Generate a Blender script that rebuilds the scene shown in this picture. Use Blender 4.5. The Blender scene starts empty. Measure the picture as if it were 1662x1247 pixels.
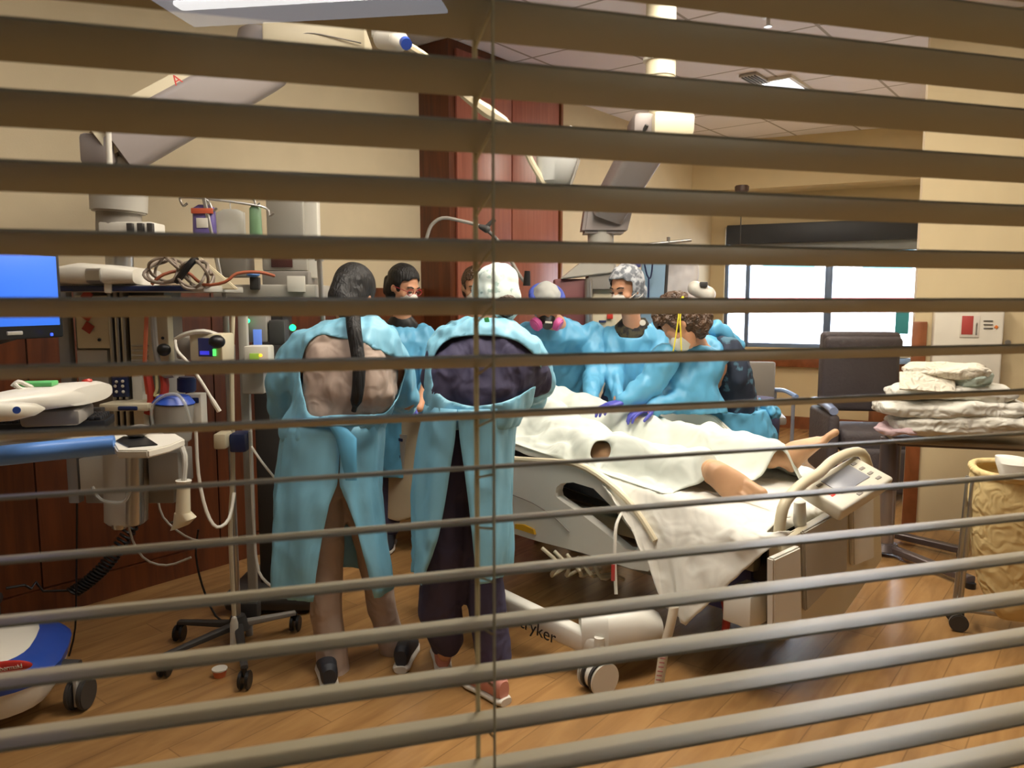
import bpy, bmesh, math, random
from mathutils import Vector, Matrix, Euler, noise
from math import sin, cos, pi, radians
random.seed(7)
SC = bpy.context.scene
COL = SC.collection
# ------------------------------------------------------------------ camera
FPX = 1249.0; CX = 831.0; CY = 623.5; CAMZ = 1.5; PITCH = radians(6.24)
cam_d = bpy.data.cameras.new('camera'); cam = bpy.data.objects.new('camera', cam_d); COL.objects.link(cam)
cam.location = (0, 0, CAMZ); cam.rotation_euler = (pi/2 - PITCH, 0, 0)
cam_d.sensor_width = 36; cam_d.lens = 36*FPX/1662; cam_d.clip_start = 0.02; cam_d.clip_end = 200
cam_d.dof.use_dof = True; cam_d.dof.focus_distance = 3.0; cam_d.dof.aperture_fstop = 10
SC.camera = cam
# ------------------------------------------------------------------ light and exposure
SC.view_settings.view_transform = 'Standard'; SC.view_settings.look = 'None'
SC.view_settings.gamma = 1; SC.view_settings.exposure = 0.08; SC.view_settings.use_curve_mapping = False
W = bpy.data.worlds.new('sky'); SC.world = W; W.use_nodes = True
nt = W.node_tree; bgn = nt.nodes['Background']
bgn.inputs[0].default_value = (0.80, 0.90, 1.0, 1); bgn.inputs[1].default_value = 12
def area(name, loc, sx, sy, power, col, rz=0, rx=0):
    l = bpy.data.lights.new(name, 'AREA'); l.shape = 'RECTANGLE'; l.size = sx; l.size_y = sy
    l.energy = power; l.color = col
    o = bpy.data.objects.new(name, l); COL.objects.link(o); o.location = loc; o.rotation_euler = (rx, 0, rz); return o
RZ = radians(51.5)          # the room's long wall runs along this direction
CEIL = 3.25
WARM = (1.0, 0.88, 0.72)
PANELS = [((0.30, 2.65), 30, True), ((-1.1, 2.0), 5, True), ((2.25, 6.55), 20, False), ((2.1, 3.4), 20, True), ((0.9, 4.05), 16, False)]  # first panel is out of view, added to brighten the slats and gowns
for (x, y), e, _ in PANELS:
    area('ceiling_panel_light', (x, y, CEIL-0.06), 1.15, 0.55, e*1.9, WARM, RZ)
_p = bpy.data.lights.new('window_portal', 'AREA'); _p.shape = 'RECTANGLE'; _p.size = 2.5; _p.size_y = 1.4; _p.cycles.is_portal = True
_q = bpy.data.objects.new('window_portal', _p); COL.objects.link(_q); _q.location = (3.63, 8.81, 1.65); _q.rotation_euler = Vector((-.423, -.906, 0)).to_track_quat('-Z', 'Y').to_euler()
# ------------------------------------------------------------------ projection of pixels of the photograph into the room
cp, sp = cos(PITCH), sin(PITCH)
def ray(px, py):
    X = px-CX; Z = CY-py
    return Vector((X, FPX*cp+Z*sp, Z*cp-FPX*sp))
def P(px, py, d):
    r = ray(px, py); r = r*(d/r.y); return Vector((r.x, r.y, r.z+CAMZ))
def Hh(px, py, z):
    r = ray(px, py); r = r*((z-CAMZ)/r.z); return Vector((r.x, r.y, z))
def Gd(px, py): return Hh(px, py, 0)
def proj(v):
    x, y, z = v[0], v[1], v[2]-CAMZ
    f = y*cp - z*sp; u = y*sp + z*cp
    return (CX+FPX*x/f, CY-FPX*u/f)
def inpoly(q, poly):
    x, y = q; c = False; n = len(poly); j = n-1
    for i in range(n):
        xi, yi = poly[i]; xj, yj = poly[j]
        if (yi > y) != (yj > y) and x < (xj-xi)*(y-yi)/(yj-yi)+xi: c = not c
        j = i
    return c
V = Vector
# ------------------------------------------------------------------ materials
def lin(h):
    if isinstance(h, str):
        h = tuple(int(h[i:i+2], 16)/255 for i in (0, 2, 4))
    return tuple((c/12.92 if c <= .04045 else ((c+.055)/1.055)**2.4) for c in h)+(1,)
MATS = {}
def mat(name, col, rough=.5, metal=0, var=.06, vs=6, bump=0, bs=40, bstretch=None, spec=.5, emit=None, es=0, coat=0, trans=0, alpha=1, col2=None, subs=0):
    if name in MATS: return MATS[name]
    m = bpy.data.materials.new(name); m.use_nodes = True; n = m.node_tree.nodes; L = m.node_tree.links
    b = n['Principled BSDF']; b.inputs['Roughness'].default_value = rough; b.inputs['Metallic'].default_value = metal
    b.inputs['Specular IOR Level'].default_value = spec; b.inputs['Coat Weight'].default_value = coat
    b.inputs['Transmission Weight'].default_value = trans; b.inputs['Alpha'].default_value = alpha
    if subs: b.inputs['Subsurface Weight'].default_value = subs; b.inputs['Subsurface Radius'].default_value = (.02, .008, .004)
    tc = n.new('ShaderNodeTexCoord'); nz = n.new('ShaderNodeTexNoise'); nz.inputs['Scale'].default_value = vs; nz.inputs['Detail'].default_value = 4
    L.new(tc.outputs['Object'], nz.inputs['Vector'])
    c = lin(col); r = n.new('ShaderNodeValToRGB')
    if col2: c0 = lin(col2); c1 = c; r.color_ramp.elements[0].position = .44; r.color_ramp.elements[1].position = .56
    else:
        c0 = tuple(x*(1-var) for x in c[:3])+(1,); c1 = tuple(min(1, x*(1+var)) for x in c[:3])+(1,)
        r.color_ramp.elements[0].position = .3; r.color_ramp.elements[1].position = .7
    r.color_ramp.elements[0].color = c0; r.color_ramp.elements[1].color = c1
    L.new(nz.outputs['Fac'], r.inputs[0]); L.new(r.outputs[0], b.inputs['Base Color'])
    if bump:
        n2 = n.new('ShaderNodeTexNoise'); n2.inputs['Scale'].default_value = bs; n2.inputs['Detail'].default_value = 1.2; n2.inputs['Distortion'].default_value = 1.1
        src = tc.outputs['Object']
        if bstretch:
            mp = n.new('ShaderNodeMapping'); mp.inputs['Scale'].default_value = bstretch; L.new(src, mp.inputs[0]); src = mp.outputs[0]
        L.new(src, n2.inputs['Vector'])
        bp = n.new('ShaderNodeBump'); bp.inputs['Strength'].default_value = bump; bp.inputs['Distance'].default_value = .05
        L.new(n2.outputs['Fac'], bp.inputs['Height']); L.new(bp.outputs[0], b.inputs['Normal'])
    if emit:
        b.inputs['Emission Color'].default_value = lin(emit); b.inputs['Emission Strength'].default_value = es
    MATS[name] = m; return m
def wood(name, c0, c1, rough=.4, scale=(1, 14, 1), sc=3, planks=None, rot=0):
    m = bpy.data.materials.new(name); m.use_nodes = True; n = m.node_tree.nodes; L = m.node_tree.links; b = n['Principled BSDF']
    tc = n.new('ShaderNodeTexCoord'); mp = n.new('ShaderNodeMapping'); mp.inputs['Scale'].default_value = scale; mp.inputs['Rotation'].default_value = (0, 0, rot)
    nz = n.new('ShaderNodeTexNoise'); nz.inputs['Scale'].default_value = sc; nz.inputs['Detail'].default_value = 6; nz.inputs['Distortion'].default_value = .6
    r = n.new('ShaderNodeValToRGB'); r.color_ramp.elements[0].color = lin(c0); r.color_ramp.elements[1].color = lin(c1)
    r.color_ramp.elements[0].position = .3; r.color_ramp.elements[1].position = .7
    L.new(tc.outputs['Object'], mp.inputs[0]); L.new(mp.outputs[0], nz.inputs['Vector']); L.new(nz.outputs['Fac'], r.inputs[0])
    out = r.outputs[0]
    if planks:
        br = n.new('ShaderNodeTexBrick'); br.offset = .37; br.inputs['Scale'].default_value = 1
        br.inputs['Brick Width'].default_value = planks[0]; br.inputs['Row Height'].default_value = planks[1]
        br.inputs['Mortar Size'].default_value = .003; br.inputs['Mortar Smooth'].default_value = .4
        br.inputs['Color1'].default_value = (1, 1, 1, 1); br.inputs['Color2'].default_value = (.84, .84, .84, 1); br.inputs['Mortar'].default_value = (.6, .6, .6, 1)
        L.new(tc.outputs['Object'], br.inputs['Vector'])
        mx = n.new('ShaderNodeMixRGB'); mx.blend_type = 'MULTIPLY'; mx.inputs[0].default_value = .8
        L.new(out, mx.inputs[1]); L.new(br.outputs[0], mx.inputs[2]); out = mx.outputs[0]
    L.new(out, b.inputs['Base Color']); b.inputs['Roughness'].default_value = rough
    MATS[name] = m; return m
M_wall = mat('beige_wall_paint', 'cdba92', .7, bump=.05, bs=150, var=.03)
M_wall2 = mat('pale_wall_paint', 'd0c09e', .7, bump=.05, bs=150, var=.03)
M_corr = mat('corridor_paint', '5f523e', .7, var=.03)
M_wood = wood('dark_cherry_wood', '4a2410', '6b3719', .35, (9, 9, .7), 3)
M_wood2 = wood('red_cherry_wood', '8a4c3a', '9f5d49', .35, (14, 14, .6), 3)
M_trimw = wood('cherry_trim_wood', '70401f', '8c5230', .35, (4, 4, 2), 3)
M_floor = wood('wood_look_floor', '8f6a40', 'ab8352', .26, (1.2, 7, 1), 2.2, planks=(1.2, .15))
def ceilmat():
    m = bpy.data.materials.new('ceiling_tiles'); m.use_nodes = True; n = m.node_tree.nodes; L = m.node_tree.links; b = n['Principled BSDF']
    tc = n.new('ShaderNodeTexCoord'); br = n.new('ShaderNodeTexBrick'); br.offset = 0; br.inputs['Scale'].default_value = 1
    br.inputs['Brick Width'].default_value = .61; br.inputs['Row Height'].default_value = .61; br.inputs['Mortar Size'].default_value = .011
    br.inputs['Color1'].default_value = lin('eeebf2'); br.inputs['Color2'].default_value = lin('eae7ee'); br.inputs['Mortar'].default_value = lin('aaa4a2')
    L.new(tc.outputs['Object'], br.inputs['Vector']); L.new(br.outputs[0], b.inputs['Base Color']); b.inputs['Roughness'].default_value = .8
    return m
M_ceil = ceilmat()
M_white = mat('white_plastic', 'dcd8cb', .35, var=.03)
M_cream = mat('cream_plastic', 'cfc5a8', .4, var=.03)
M_grey = mat('grey_plastic', '8d8880', .45, var=.04)
M_lgrey = mat('light_grey_plastic', 'aeaa9f', .4, var=.04)
M_dgrey = mat('dark_grey_plastic', '3a3836', .5, var=.06)
M_black = mat('black_plastic', '121214', .4, var=.1)
M_steel = mat('brushed_steel', 'b7b5b0', .3, metal=.9, var=.05)
M_navy = mat('navy_plastic', '1c2a55', .4)
M_boom = mat('boom_paint', '8f8682', .45, var=.03)
M_skin = mat('skin', 'd09a78', .5, var=.07, vs=14, subs=.08)
M_skin2 = mat('patient_skin', 'c99e78', .5, var=.08, vs=12, subs=.08)
M_gown = mat('blue_gown', '84c2dc', .45, var=.07, vs=5, bump=.55, bs=6, bstretch=(1, 1, .5))
M_gown2 = mat('blue_gown_deep', '5fabd2', .45, var=.07, vs=5, bump=.55, bs=6, bstretch=(1, 1, .5))
M_beige = mat('beige_scrub', 'b7a496', .8, var=.05, bump=.3, bs=11)
M_navyc = mat('navy_scrub', '403d58', .8, var=.08, bump=.3, bs=11)
M_sheet = mat('white_sheet', 'dfddd3', .8, var=.02, bump=.45, bs=7)
M_pgown = mat('pale_green_drape', 'd6dcd2', .75, var=.02, bump=.5, bs=6)
M_hairb = mat('black_hair', '0b0908', .6, var=.25, vs=30, bump=.3, bs=60, bstretch=(1, 1, .1))
M_hairbr = mat('brown_hair', '4b3522', .45, var=.4, vs=25, bump=.6, bs=45)
M_mask = mat('white_mask', 'ddd9cf', .8, var=.03)
M_yel = mat('yellow_strap', 'd9cc2a', .5)
M_glove = mat('violet_glove', '4c4fae', .4)
M_gloveb = mat('blue_glove', '3f6fc4', .4)
M_cloth_y = mat('yellow_bag_cloth', 'd8c088', .85, var=.06, bump=.5, bs=14)
M_clearp = mat('clear_plastic', 'c8ccc8', .15, var=.02, alpha=.45)
# ------------------------------------------------------------------ objects
def tag(o, label=None, cat=None, group=None, kind=None):
    if label: o['label'] = label
    if cat: o['category'] = cat
    if group: o['group'] = group
    if kind: o['kind'] = kind
    return o
def thing(name, loc, label, cat, group=None):
    o = bpy.data.objects.new(name, None); COL.objects.link(o); o.location = loc; o.empty_display_size = .05
    return tag(o, label, cat, group)
def rootloc(p):
    v = V((0, 0, 0))
    while p is not None: v += p.location; p = p.parent
    return v
def link_mesh(name, me, m, parent=None, smooth=True, label=None):
    if parent is not None: me.transform(Matrix.Translation(-rootloc(parent)))
    o = bpy.data.objects.new(name, me); COL.objects.link(o); o.parent = parent
    me.materials.clear(); me.materials.append(m)
    if smooth and len(me.polygons): me.polygons.foreach_set('use_smooth', [True]*len(me.polygons))
    if label: o['label'] = label
    return o
def sharp(o, ang=40):
    me = o.data; bm = bmesh.new(); bm.from_mesh(me)
    for e in bm.edges:
        if len(e.link_faces) == 2 and e.calc_face_angle(0) > radians(ang): e.smooth = False
    bm.to_mesh(me); bm.free()
def yawm(y): return Matrix.Rotation(radians(y), 3, 'Z')
def axm(x, y=None, z=None):
    return Matrix((x, y, z)).transposed()
class MB:
    def __init__(s): s.bm = bmesh.new()
    def _join(s, b2):
        me = bpy.data.meshes.new('t'); b2.to_mesh(me); b2.free(); s.bm.from_mesh(me); bpy.data.meshes.remove(me)
    def box(s, c, size, R=None, bev=0.004, seg=2):
        b = bmesh.new(); bmesh.ops.create_cube(b, size=1)
        bmesh.ops.scale(b, vec=size, verts=b.verts)
        if bev: bmesh.ops.bevel(b, geom=b.edges[:], offset=min(bev, min(size)*.45), segments=seg, affect='EDGES', profile=.5)
        M = Matrix.Translation(c) @ ((R if R is not None else Matrix.Identity(3)).to_4x4()); b.transform(M); s._join(b); return s
    def cyl(s, p0, p1, r0, r1=None, seg=20, bev=0):
        p0 = V(p0); p1 = V(p1); r1 = r0 if r1 is None else r1; d = p1-p0; L = d.length
        if L < 1e-6: return s
        b = bmesh.new(); bmesh.ops.create_cone(b, cap_ends=True, segments=seg, radius1=r0, radius2=r1, depth=L)
        if bev: bmesh.ops.bevel(b, geom=[e for e in b.edges if abs(e.verts[0].co.z-e.verts[1].co.z) < 1e-6], offset=bev, segments=2, affect='EDGES')
        b.transform(Matrix.Translation((p0+p1)/2) @ d.to_track_quat('Z', 'Y').to_matrix().to_4x4()); s._join(b); return s
    def sph(s, c, r, R=None, seg=16):
        if not hasattr(r, '__len__'): r = (r, r, r)
        b = bmesh.new(); bmesh.ops.create_uvsphere(b, u_segments=seg, v_segments=max(8, seg*3//4), radius=1)
        bmesh.ops.scale(b, vec=r, verts=b.verts)
        b.transform(Matrix.Translation(c) @ ((R if R is not None else Matrix.Identity(3)).to_4x4())); s._join(b); return s
    def chain(s, pr, seg=14):
        for i, (p, r) in enumerate(pr):
            s.sph(p, r, seg=seg)
            if i: s.cyl(pr[i-1][0], p, pr[i-1][1], r, seg)
        return s
    def loft(s, rings, n=24, closed=True, pw=1.0):
        b = s.bm; prev = None; first = None
        for (c, a, d) in rings:
            c = V(c); a = V(a); d = V(d); vs = []
            for k in range(n):
                t = 2*pi*k/n; ct, st = cos(t), sin(t)
                if pw != 1: ct = math.copysign(abs(ct)**pw, ct); st = math.copysign(abs(st)**pw, st)
                vs.append(b.verts.new(c+a*ct+d*st))
            if prev:
                for k in range(n): b.faces.new((prev[k], prev[(k+1) % n], vs[(k+1) % n], vs[k]))
            else: first = vs
            prev = vs
        if closed:
            b.faces.new(first[::-1]); b.faces.new(prev)
        bmesh.ops.recalc_face_normals(b, faces=b.faces[:]) if closed else None
        return s
    def tube(s, pts, r, seg=8, smooth=3):
        pts = [V(p) for p in pts]
        if smooth and len(pts) > 2:
            q = []
            for i in range(len(pts)-1):
                p0 = pts[max(i-1, 0)]; p1 = pts[i]; p2 = pts[i+1]; p3 = pts[min(i+2, len(pts)-1)]
                for k in range(smooth):
                    t = k/smooth
                    q.append(.5*((2*p1)+(p2-p0)*t+(2*p0-5*p1+4*p2-p3)*t*t+(3*p1-p0-3*p2+p3)*t*t*t))
            q.append(pts[-1]); pts = q
        rings = []; up = V((0, 0, 1))
        for i, p in enumerate(pts):
            d = (pts[min(i+1, len(pts)-1)]-pts[max(i-1, 0)])
            if d.length < 1e-7: d = V((0, 0, 1))
            d.normalize()
            if i == 0:
                x = d.cross(up) if abs(d.z) < .9 else d.cross(V((1, 0, 0)))
            else: x = x-d*x.dot(d)
            x.normalize(); y = d.cross(x)
            rr = r(i/(len(pts)-1)) if callable(r) else r
            rings.append((p, x*rr, y*rr))
        return s.loft(rings, n=seg)
    def prism(s, poly, org, ax, ay, az, depth, bev=0):
        """2-D outline poly in axes ax, ay from org, extruded along az by depth"""
        b = bmesh.new(); org = V(org); ax = V(ax); ay = V(ay); az = V(az)
        lo = [b.verts.new(org+ax*x+ay*y) for x, y in poly]; hi = [b.verts.new(org+ax*x+ay*y+az*depth) for x, y in poly]
        n = len(poly); b.faces.new(lo); b.faces.new(hi[::-1])
        for i in range(n): b.faces.new((lo[i], hi[i], hi[(i+1) % n], lo[(i+1) % n]))
        bmesh.ops.recalc_face_normals(b, faces=b.faces[:])
        if bev: bmesh.ops.bevel(b, geom=b.edges[:], offset=bev, segments=2, affect='EDGES')
        s._join(b); return s
    def frame(s, outer, inner, org, ax, ay, az, depth):
        """ring between two outlines with the same number of points"""
        b = bmesh.new(); org = V(org); ax = V(ax); ay = V(ay); az = V(az); n = len(outer); R = []
        for poly in (outer, inner):
            for z in (0, depth): R.append([b.verts.new(org+ax*x+ay*y+az*z) for x, y in poly])
        for i in range(n):
            j = (i+1) % n
            for a_, b_ in ((0, 1), (1, 3), (3, 2), (2, 0)): b.faces.new((R[a_][i], R[b_][i], R[b_][j], R[a_][j]))
        bmesh.ops.recalc_face_normals(b, faces=b.faces[:]); s._join(b); return s
    def build(s, name, m, parent=None, smooth=False, label=None, auto=True):
        me = bpy.data.meshes.new(name); s.bm.to_mesh(me); s.bm.free()
        o = link_mesh(name, me, m, parent, True, label)
        if auto: sharp(o)
        return o
    def remesh(s, name, m, parent, voxel=.01, smooth=3, disp=None, cut=None, solid=0, label=None, post=None):
        me = bpy.data.meshes.new('t'); s.bm.to_mesh(me); s.bm.free()
        o = bpy.data.objects.new('t', me); COL.objects.link(o)
        md = o.modifiers.new('r', 'REMESH'); md.mode = 'VOXEL'; md.voxel_size = voxel
        if smooth: ms = o.modifiers.new('s', 'SMOOTH'); ms.factor = .5; ms.iterations = smooth
        dg = bpy.context.evaluated_depsgraph_get(); r = bpy.data.meshes.new_from_object(o.evaluated_get(dg))
        bpy.data.objects.remove(o); bpy.data.meshes.remove(me)
        if disp:
            ns = [v.normal.copy() for v in r.vertices]
            for v, nn in zip(r.vertices, ns): v.co = v.co+nn*disp(v.co, nn)
        if cut:
            b = bmesh.new(); b.from_mesh(r); b.normal_update()
            f = [f for f in b.faces if cut(f.calc_center_median(), f.normal)]
            bmesh.ops.delete(b, geom=f, context='FACES')
            bl_ = [e for e in b.edges if len(e.link_faces) == 1]; nb = {}
            for e in bl_:
                nb.setdefault(e.verts[0], []).append(e.verts[1]); nb.setdefault(e.verts[1], []).append(e.verts[0])
            for _ in range(14):
                nw = {v: v.co*.4+sum((w.co for w in ws), Vector())*(.6/len(ws)) for v, ws in nb.items() if len(ws) == 2}
                for v, c_ in nw.items(): v.co = c_
            b.to_mesh(r); b.free()
        r.name = name
        ob = link_mesh(name, r, m, parent, True, label)
        if solid: sm = ob.modifiers.new('thickness', 'SOLIDIFY'); sm.thickness = solid; sm.offset = -1
        return ob
def sheet(name, rows, m, parent=None, thick=.003, closed=False, label=None, sub=0):
    b = bmesh.new(); g = [[b.verts.new(p) for p in r] for r in rows]
    for i in range(len(g)-1):
        n = len(g[i])
        for j in range(n if closed else n-1):
            b.faces.new((g[i][j], g[i][(j+1) % n], g[i+1][(j+1) % n], g[i+1][j]))
    me = bpy.data.meshes.new(name); b.to_mesh(me); b.free()
    o = link_mesh(name, me, m, parent, True, label)
    sm = o.modifiers.new('thickness', 'SOLIDIFY'); sm.thickness = thick; sm.offset = 0
    return o
def bx(mb, x0, y0, x1, y1, d, dep, yaw=0, bev=.004):
    """box whose camera-side face fills a pixel rectangle at depth d, dep metres deep"""
    R = yawm(yaw); c = P((x0+x1)/2, (y0+y1)/2, d); w = abs(x1-x0)*c.y/FPX/max(.5, cos(radians(yaw))); h = abs(P(0, y0, d).z-P(0, y1, d).z)
    mb.box(c+R@V((0, dep/2, 0)), (w, dep, h), R, bev); return mb
def text(body, name, size, m, parent, pos, ax, ay, extr=.001, label=None):
    cu = bpy.data.curves.new(name, 'FONT'); cu.body = body; cu.size = size; cu.extrude = extr; cu.align_x = 'CENTER'; cu.align_y = 'CENTER'
    o = bpy.data.objects.new('t', cu); COL.objects.link(o)
    dg = bpy.context.evaluated_depsgraph_get(); me = bpy.data.meshes.new_from_object(o.evaluated_get(dg)); bpy.data.objects.remove(o)
    ax = V(ax).normalized(); ay = V(ay); az = ax.cross(ay).normalized(); ay = az.cross(ax)
    me.transform(Matrix.Translation(pos) @ axm(ax, ay, az).to_4x4())
    return link_mesh(name, me, m, parent, False, label)
def struct(mb, name, m, parent=None, smooth=True):
    o = mb.build(name, m, parent); o['kind'] = 'structure'; return o
# ================================================================== the room
A = V((.6225, .7826, 0)); B = V((-.7826, .6225, 0)); L0 = V((-2.1, 3.73, 0))
UZ = V((0, 0, 1))
def wallbox(mb, p, q, z0, z1, th, side):
    """upright slab from p to q, thickness th laid on the given side vector"""
    p = V((p[0], p[1], 0)); q = V((q[0], q[1], 0)); d = q-p; L = d.length; d.normalize(); n = V(side).normalized()
    c = (p+q)/2+n*th/2; c.z = (z0+z1)/2
    y = UZ.cross(d)
    mb.box(c, (L, th, z1-z0), axm(d, y, UZ), 0); return mb
def LA(t, s=0): return L0+A*t-B*s      # point along the long wall, s metres into the room
S = V((.906, -.423, 0)); SN = V((.423, .906, 0)); WW0 = V((2.4, 9.38, 0))
C0 = V((2.62, 5.02, 0)); RD = V((.924, -.382, 0)); RN = V((.382, .924, 0))
g = V((.959, .283, 0)).normalized(); gn = V((-g.y, g.x, 0)); G0 = V((0, .613, 0))
# floor and ceiling, laid along the room's axes
for nm, z, th, m in (('floor', -.05, .1, M_floor), ('ceiling', CEIL+.05, .1, M_ceil)):
    mb = MB(); mb.box((0, 0, 0), (16, 13, th), None, 0); o = struct(mb, nm, m)
    o.location = (1.2, 4.2, z); o.rotation_euler = (0, 0, RZ)
struct(wallbox(MB(), LA(-3.2), LA(7.3), 0, CEIL, .15, B), 'wall_left', M_wall2)
# window wall with opening
Wp = lambda t: WW0+S*t
mb = MB(); w0, w1 = .16, 2.75; z0, z1 = .94, 2.36
wallbox(mb, Wp(-.1), Wp(w0), 0, CEIL, .2, SN); wallbox(mb, Wp(w1), Wp(3.2), 0, CEIL, .2, SN)
wallbox(mb, Wp(w0), Wp(w1), 0, z0, .2, SN); wallbox(mb, Wp(w0), Wp(w1), z1, CEIL, .2, SN)
struct(mb, 'wall_back', M_wall)
struct(wallbox(MB(), Wp(-.5)-SN*.55, Wp(3.3)-SN*.55, 2.72, CEIL, .5, SN), 'trim_1', M_wall)   # bulkhead over the window
struct(wallbox(MB(), C0, C0+RD*3, 0, CEIL, .15, RN), 'wall_right', M_wall)
struct(wallbox(MB(), C0+RN*.15+RD*.001, Wp(3.0), 0, CEIL, .12, (.7826, -.6225, 0)), 'wall_side', M_wall)
q = C0+RD*3; qg = G0+g*((q-G0).dot(g))
struct(wallbox(MB(), q, qg, 0, CEIL, .15, g), 'wall_end', M_wall)
ql = LA(-3.2); qlg = G0+g*(-2.9)
struct(wallbox(MB(), ql, qlg, 0, CEIL, .15, -g), 'wall_far_left', M_wall)
# glazed corridor wall with the interior window
g0, g1 = -.78, 1.05; h0, h1 = .80, 2.16
gw = lambda t: G0+g*t-gn*.035
mb = MB()
for a_, b_, c_, d_ in ((-3.2, g0, 0, CEIL), (g1, 6, 0, CEIL), (g0, g1, 0, h0), (g0, g1, h1, CEIL)): wallbox(mb, gw(a_), gw(b_), c_, d_, .12, -gn)
struct(mb, 'wall_front', M_corr)
mb = MB(); Rg = axm(g, gn, UZ)
for a_, b_, c_, d_ in ((g0, g0+.04, h0, h1), (g1-.04, g1, h0, h1), (g0, g1, h0, h0+.04), (g0, g1, h1-.04, h1)):
    c = gw((a_+b_)/2)-gn*.06; c.z = (c_+d_)/2; mb.box(c, (b_-a_, .13, d_-c_), Rg, .003)
win = struct(mb, 'window_1', M_dgrey)
gm = bpy.data.materials.new('window_glass'); gm.use_nodes = True; n_ = gm.node_tree.nodes; n_.remove(n_['Principled BSDF'])
tr = n_.new('ShaderNodeBsdfTransparent'); gl = n_.new('ShaderNodeBsdfGlossy'); gl.inputs['Roughness'].default_value = .0; fr = n_.new('ShaderNodeFresnel'); fr.inputs[0].default_value = 1.5
mx = n_.new('ShaderNodeMixShader'); lk = gm.node_tree.links
lk.new(fr.outputs[0], mx.inputs[0]); lk.new(tr.outputs[0], mx.inputs[1]); lk.new(gl.outputs[0], mx.inputs[2]); lk.new(mx.outputs[0], n_['Material Output'].inputs[0])
def pane(c, w, h, R, parent=None, name='pane'):
    b = bmesh.new(); bmesh.ops.create_grid(b, x_segments=1, y_segments=1, size=.5); bmesh.ops.scale(b, vec=(w, h, 1), verts=b.verts)
    b.transform(Matrix.Translation(c) @ (R @ Matrix.Rotation(pi/2, 3, 'X')).to_4x4())
    me = bpy.data.meshes.new(name); b.to_mesh(me); b.free(); return link_mesh(name, me, gm, parent, False)
c = gw((g0+g1)/2)-gn*.04; c.z = (h0+h1)/2; pane(c, g1-g0-.06, h1-h0-.06, Rg, win)
# corridor behind the photographer
struct(MB().box((0.9, -2.3, 1.3), (12, .12, 2.6), yawm(16.44), 0), 'wall_corridor', M_corr)
struct(MB().box(G0-gn*(.10+2.2)+V((0, 0, 2.65)), (12, 4.4, .1), yawm(16.44), 0), 'trim_2', M_corr)
for i, s_ in ((3, -3.0), (4, 4.0)):
    c = G0+g*s_-gn*2.2; c.z = 1.3; struct(MB().box(c, (.12, 4.4, 2.6), Rg, 0), 'trim_%d' % i, M_corr)
M_lamp = mat('lit_diffuser', 'ffffff', .5, emit='f4f7ff', es=4.0)
# wooden panelling, baseboard
mb = MB()
t_ = -3.0; e_ = 3.25
while t_ < e_:
    t2 = min(t_+.92, e_); wallbox(mb, LA(t_+.004), LA(t2-.004), .14, 1.58, .03, -B); t_ = t2
struct(mb, 'trim_5', M_wood)
struct(wallbox(MB(), LA(-3.0), LA(e_), 0, .135, .045, -B), 'baseboard_left', M_wood)
struct(wallbox(MB(), Wp(0), Wp(3), 0, .14, .03, -SN), 'baseboard_back', M_trimw)
struct(wallbox(MB(), C0, C0+RD*3, 0, .012, .02, -RN), 'baseboard_right', M_wall2)
# wooden corner guard on the wall corner
mb = MB(); c = C0-RN*.012+RD*.03; c.z = .68; mb.box(c, (.085, .024, 1.36), axm(RD, RN, UZ), .006)
struct(mb, 'trim_6', M_trimw)
# back window: frame, mullions, glass, sill, roller blind
mb = MB(); RS = axm(S, SN, UZ)
for a_, b_ in ((w0, w0+.04), (w1-.05, w1), (.40, .45), (1.28, 1.36)):
    c = Wp((a_+b_)/2)+SN*.1; c.z = (z0+z1)/2; mb.box(c, (b_-a_, .08, z1-z0), RS, .004)
for a_, b_ in ((z0, z0+.05), (z1-.04, z1)):
    c = Wp((w0+w1)/2)+SN*.1; c.z = (a_+b_)/2; mb.box(c, (w1-w0, .08, b_-a_), RS, .004)
win2 = struct(mb, 'window_2', mat('window_metal', '7387a6', .4, metal=.3))
c = Wp((w0+w1)/2)+SN*.12; c.z = (z0+z1)/2; pane(c, w1-w0, z1-z0, RS, win2)
mb = MB(); c = Wp((w0+w1)/2)-SN*.03; c.z = .80; mb.box(c, (w1-w0+.2, .10, .15), RS, .008); struct(mb, 'trim_7', M_trimw)
rb = thing('roller_shade', Wp(1.45)-SN*.06+V((0, 0, 2.2)), 'dark roller shade cassette with grey fabric across the top of the window', 'window shade')
c = Wp(1.42)-SN*.07; c.z = 2.26; MB().box(c, (2.45, .12, .22), RS, .01).build('cassette', mat('charcoal_shade', '2c3036', .5), rb)
c = Wp(1.42)-SN*.04; c.z = 2.10; MB().box(c, (2.40, .012, .12), RS, .002).build('shade_fabric', mat('grey_fabric', '8f9293', .8), rb)
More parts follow.
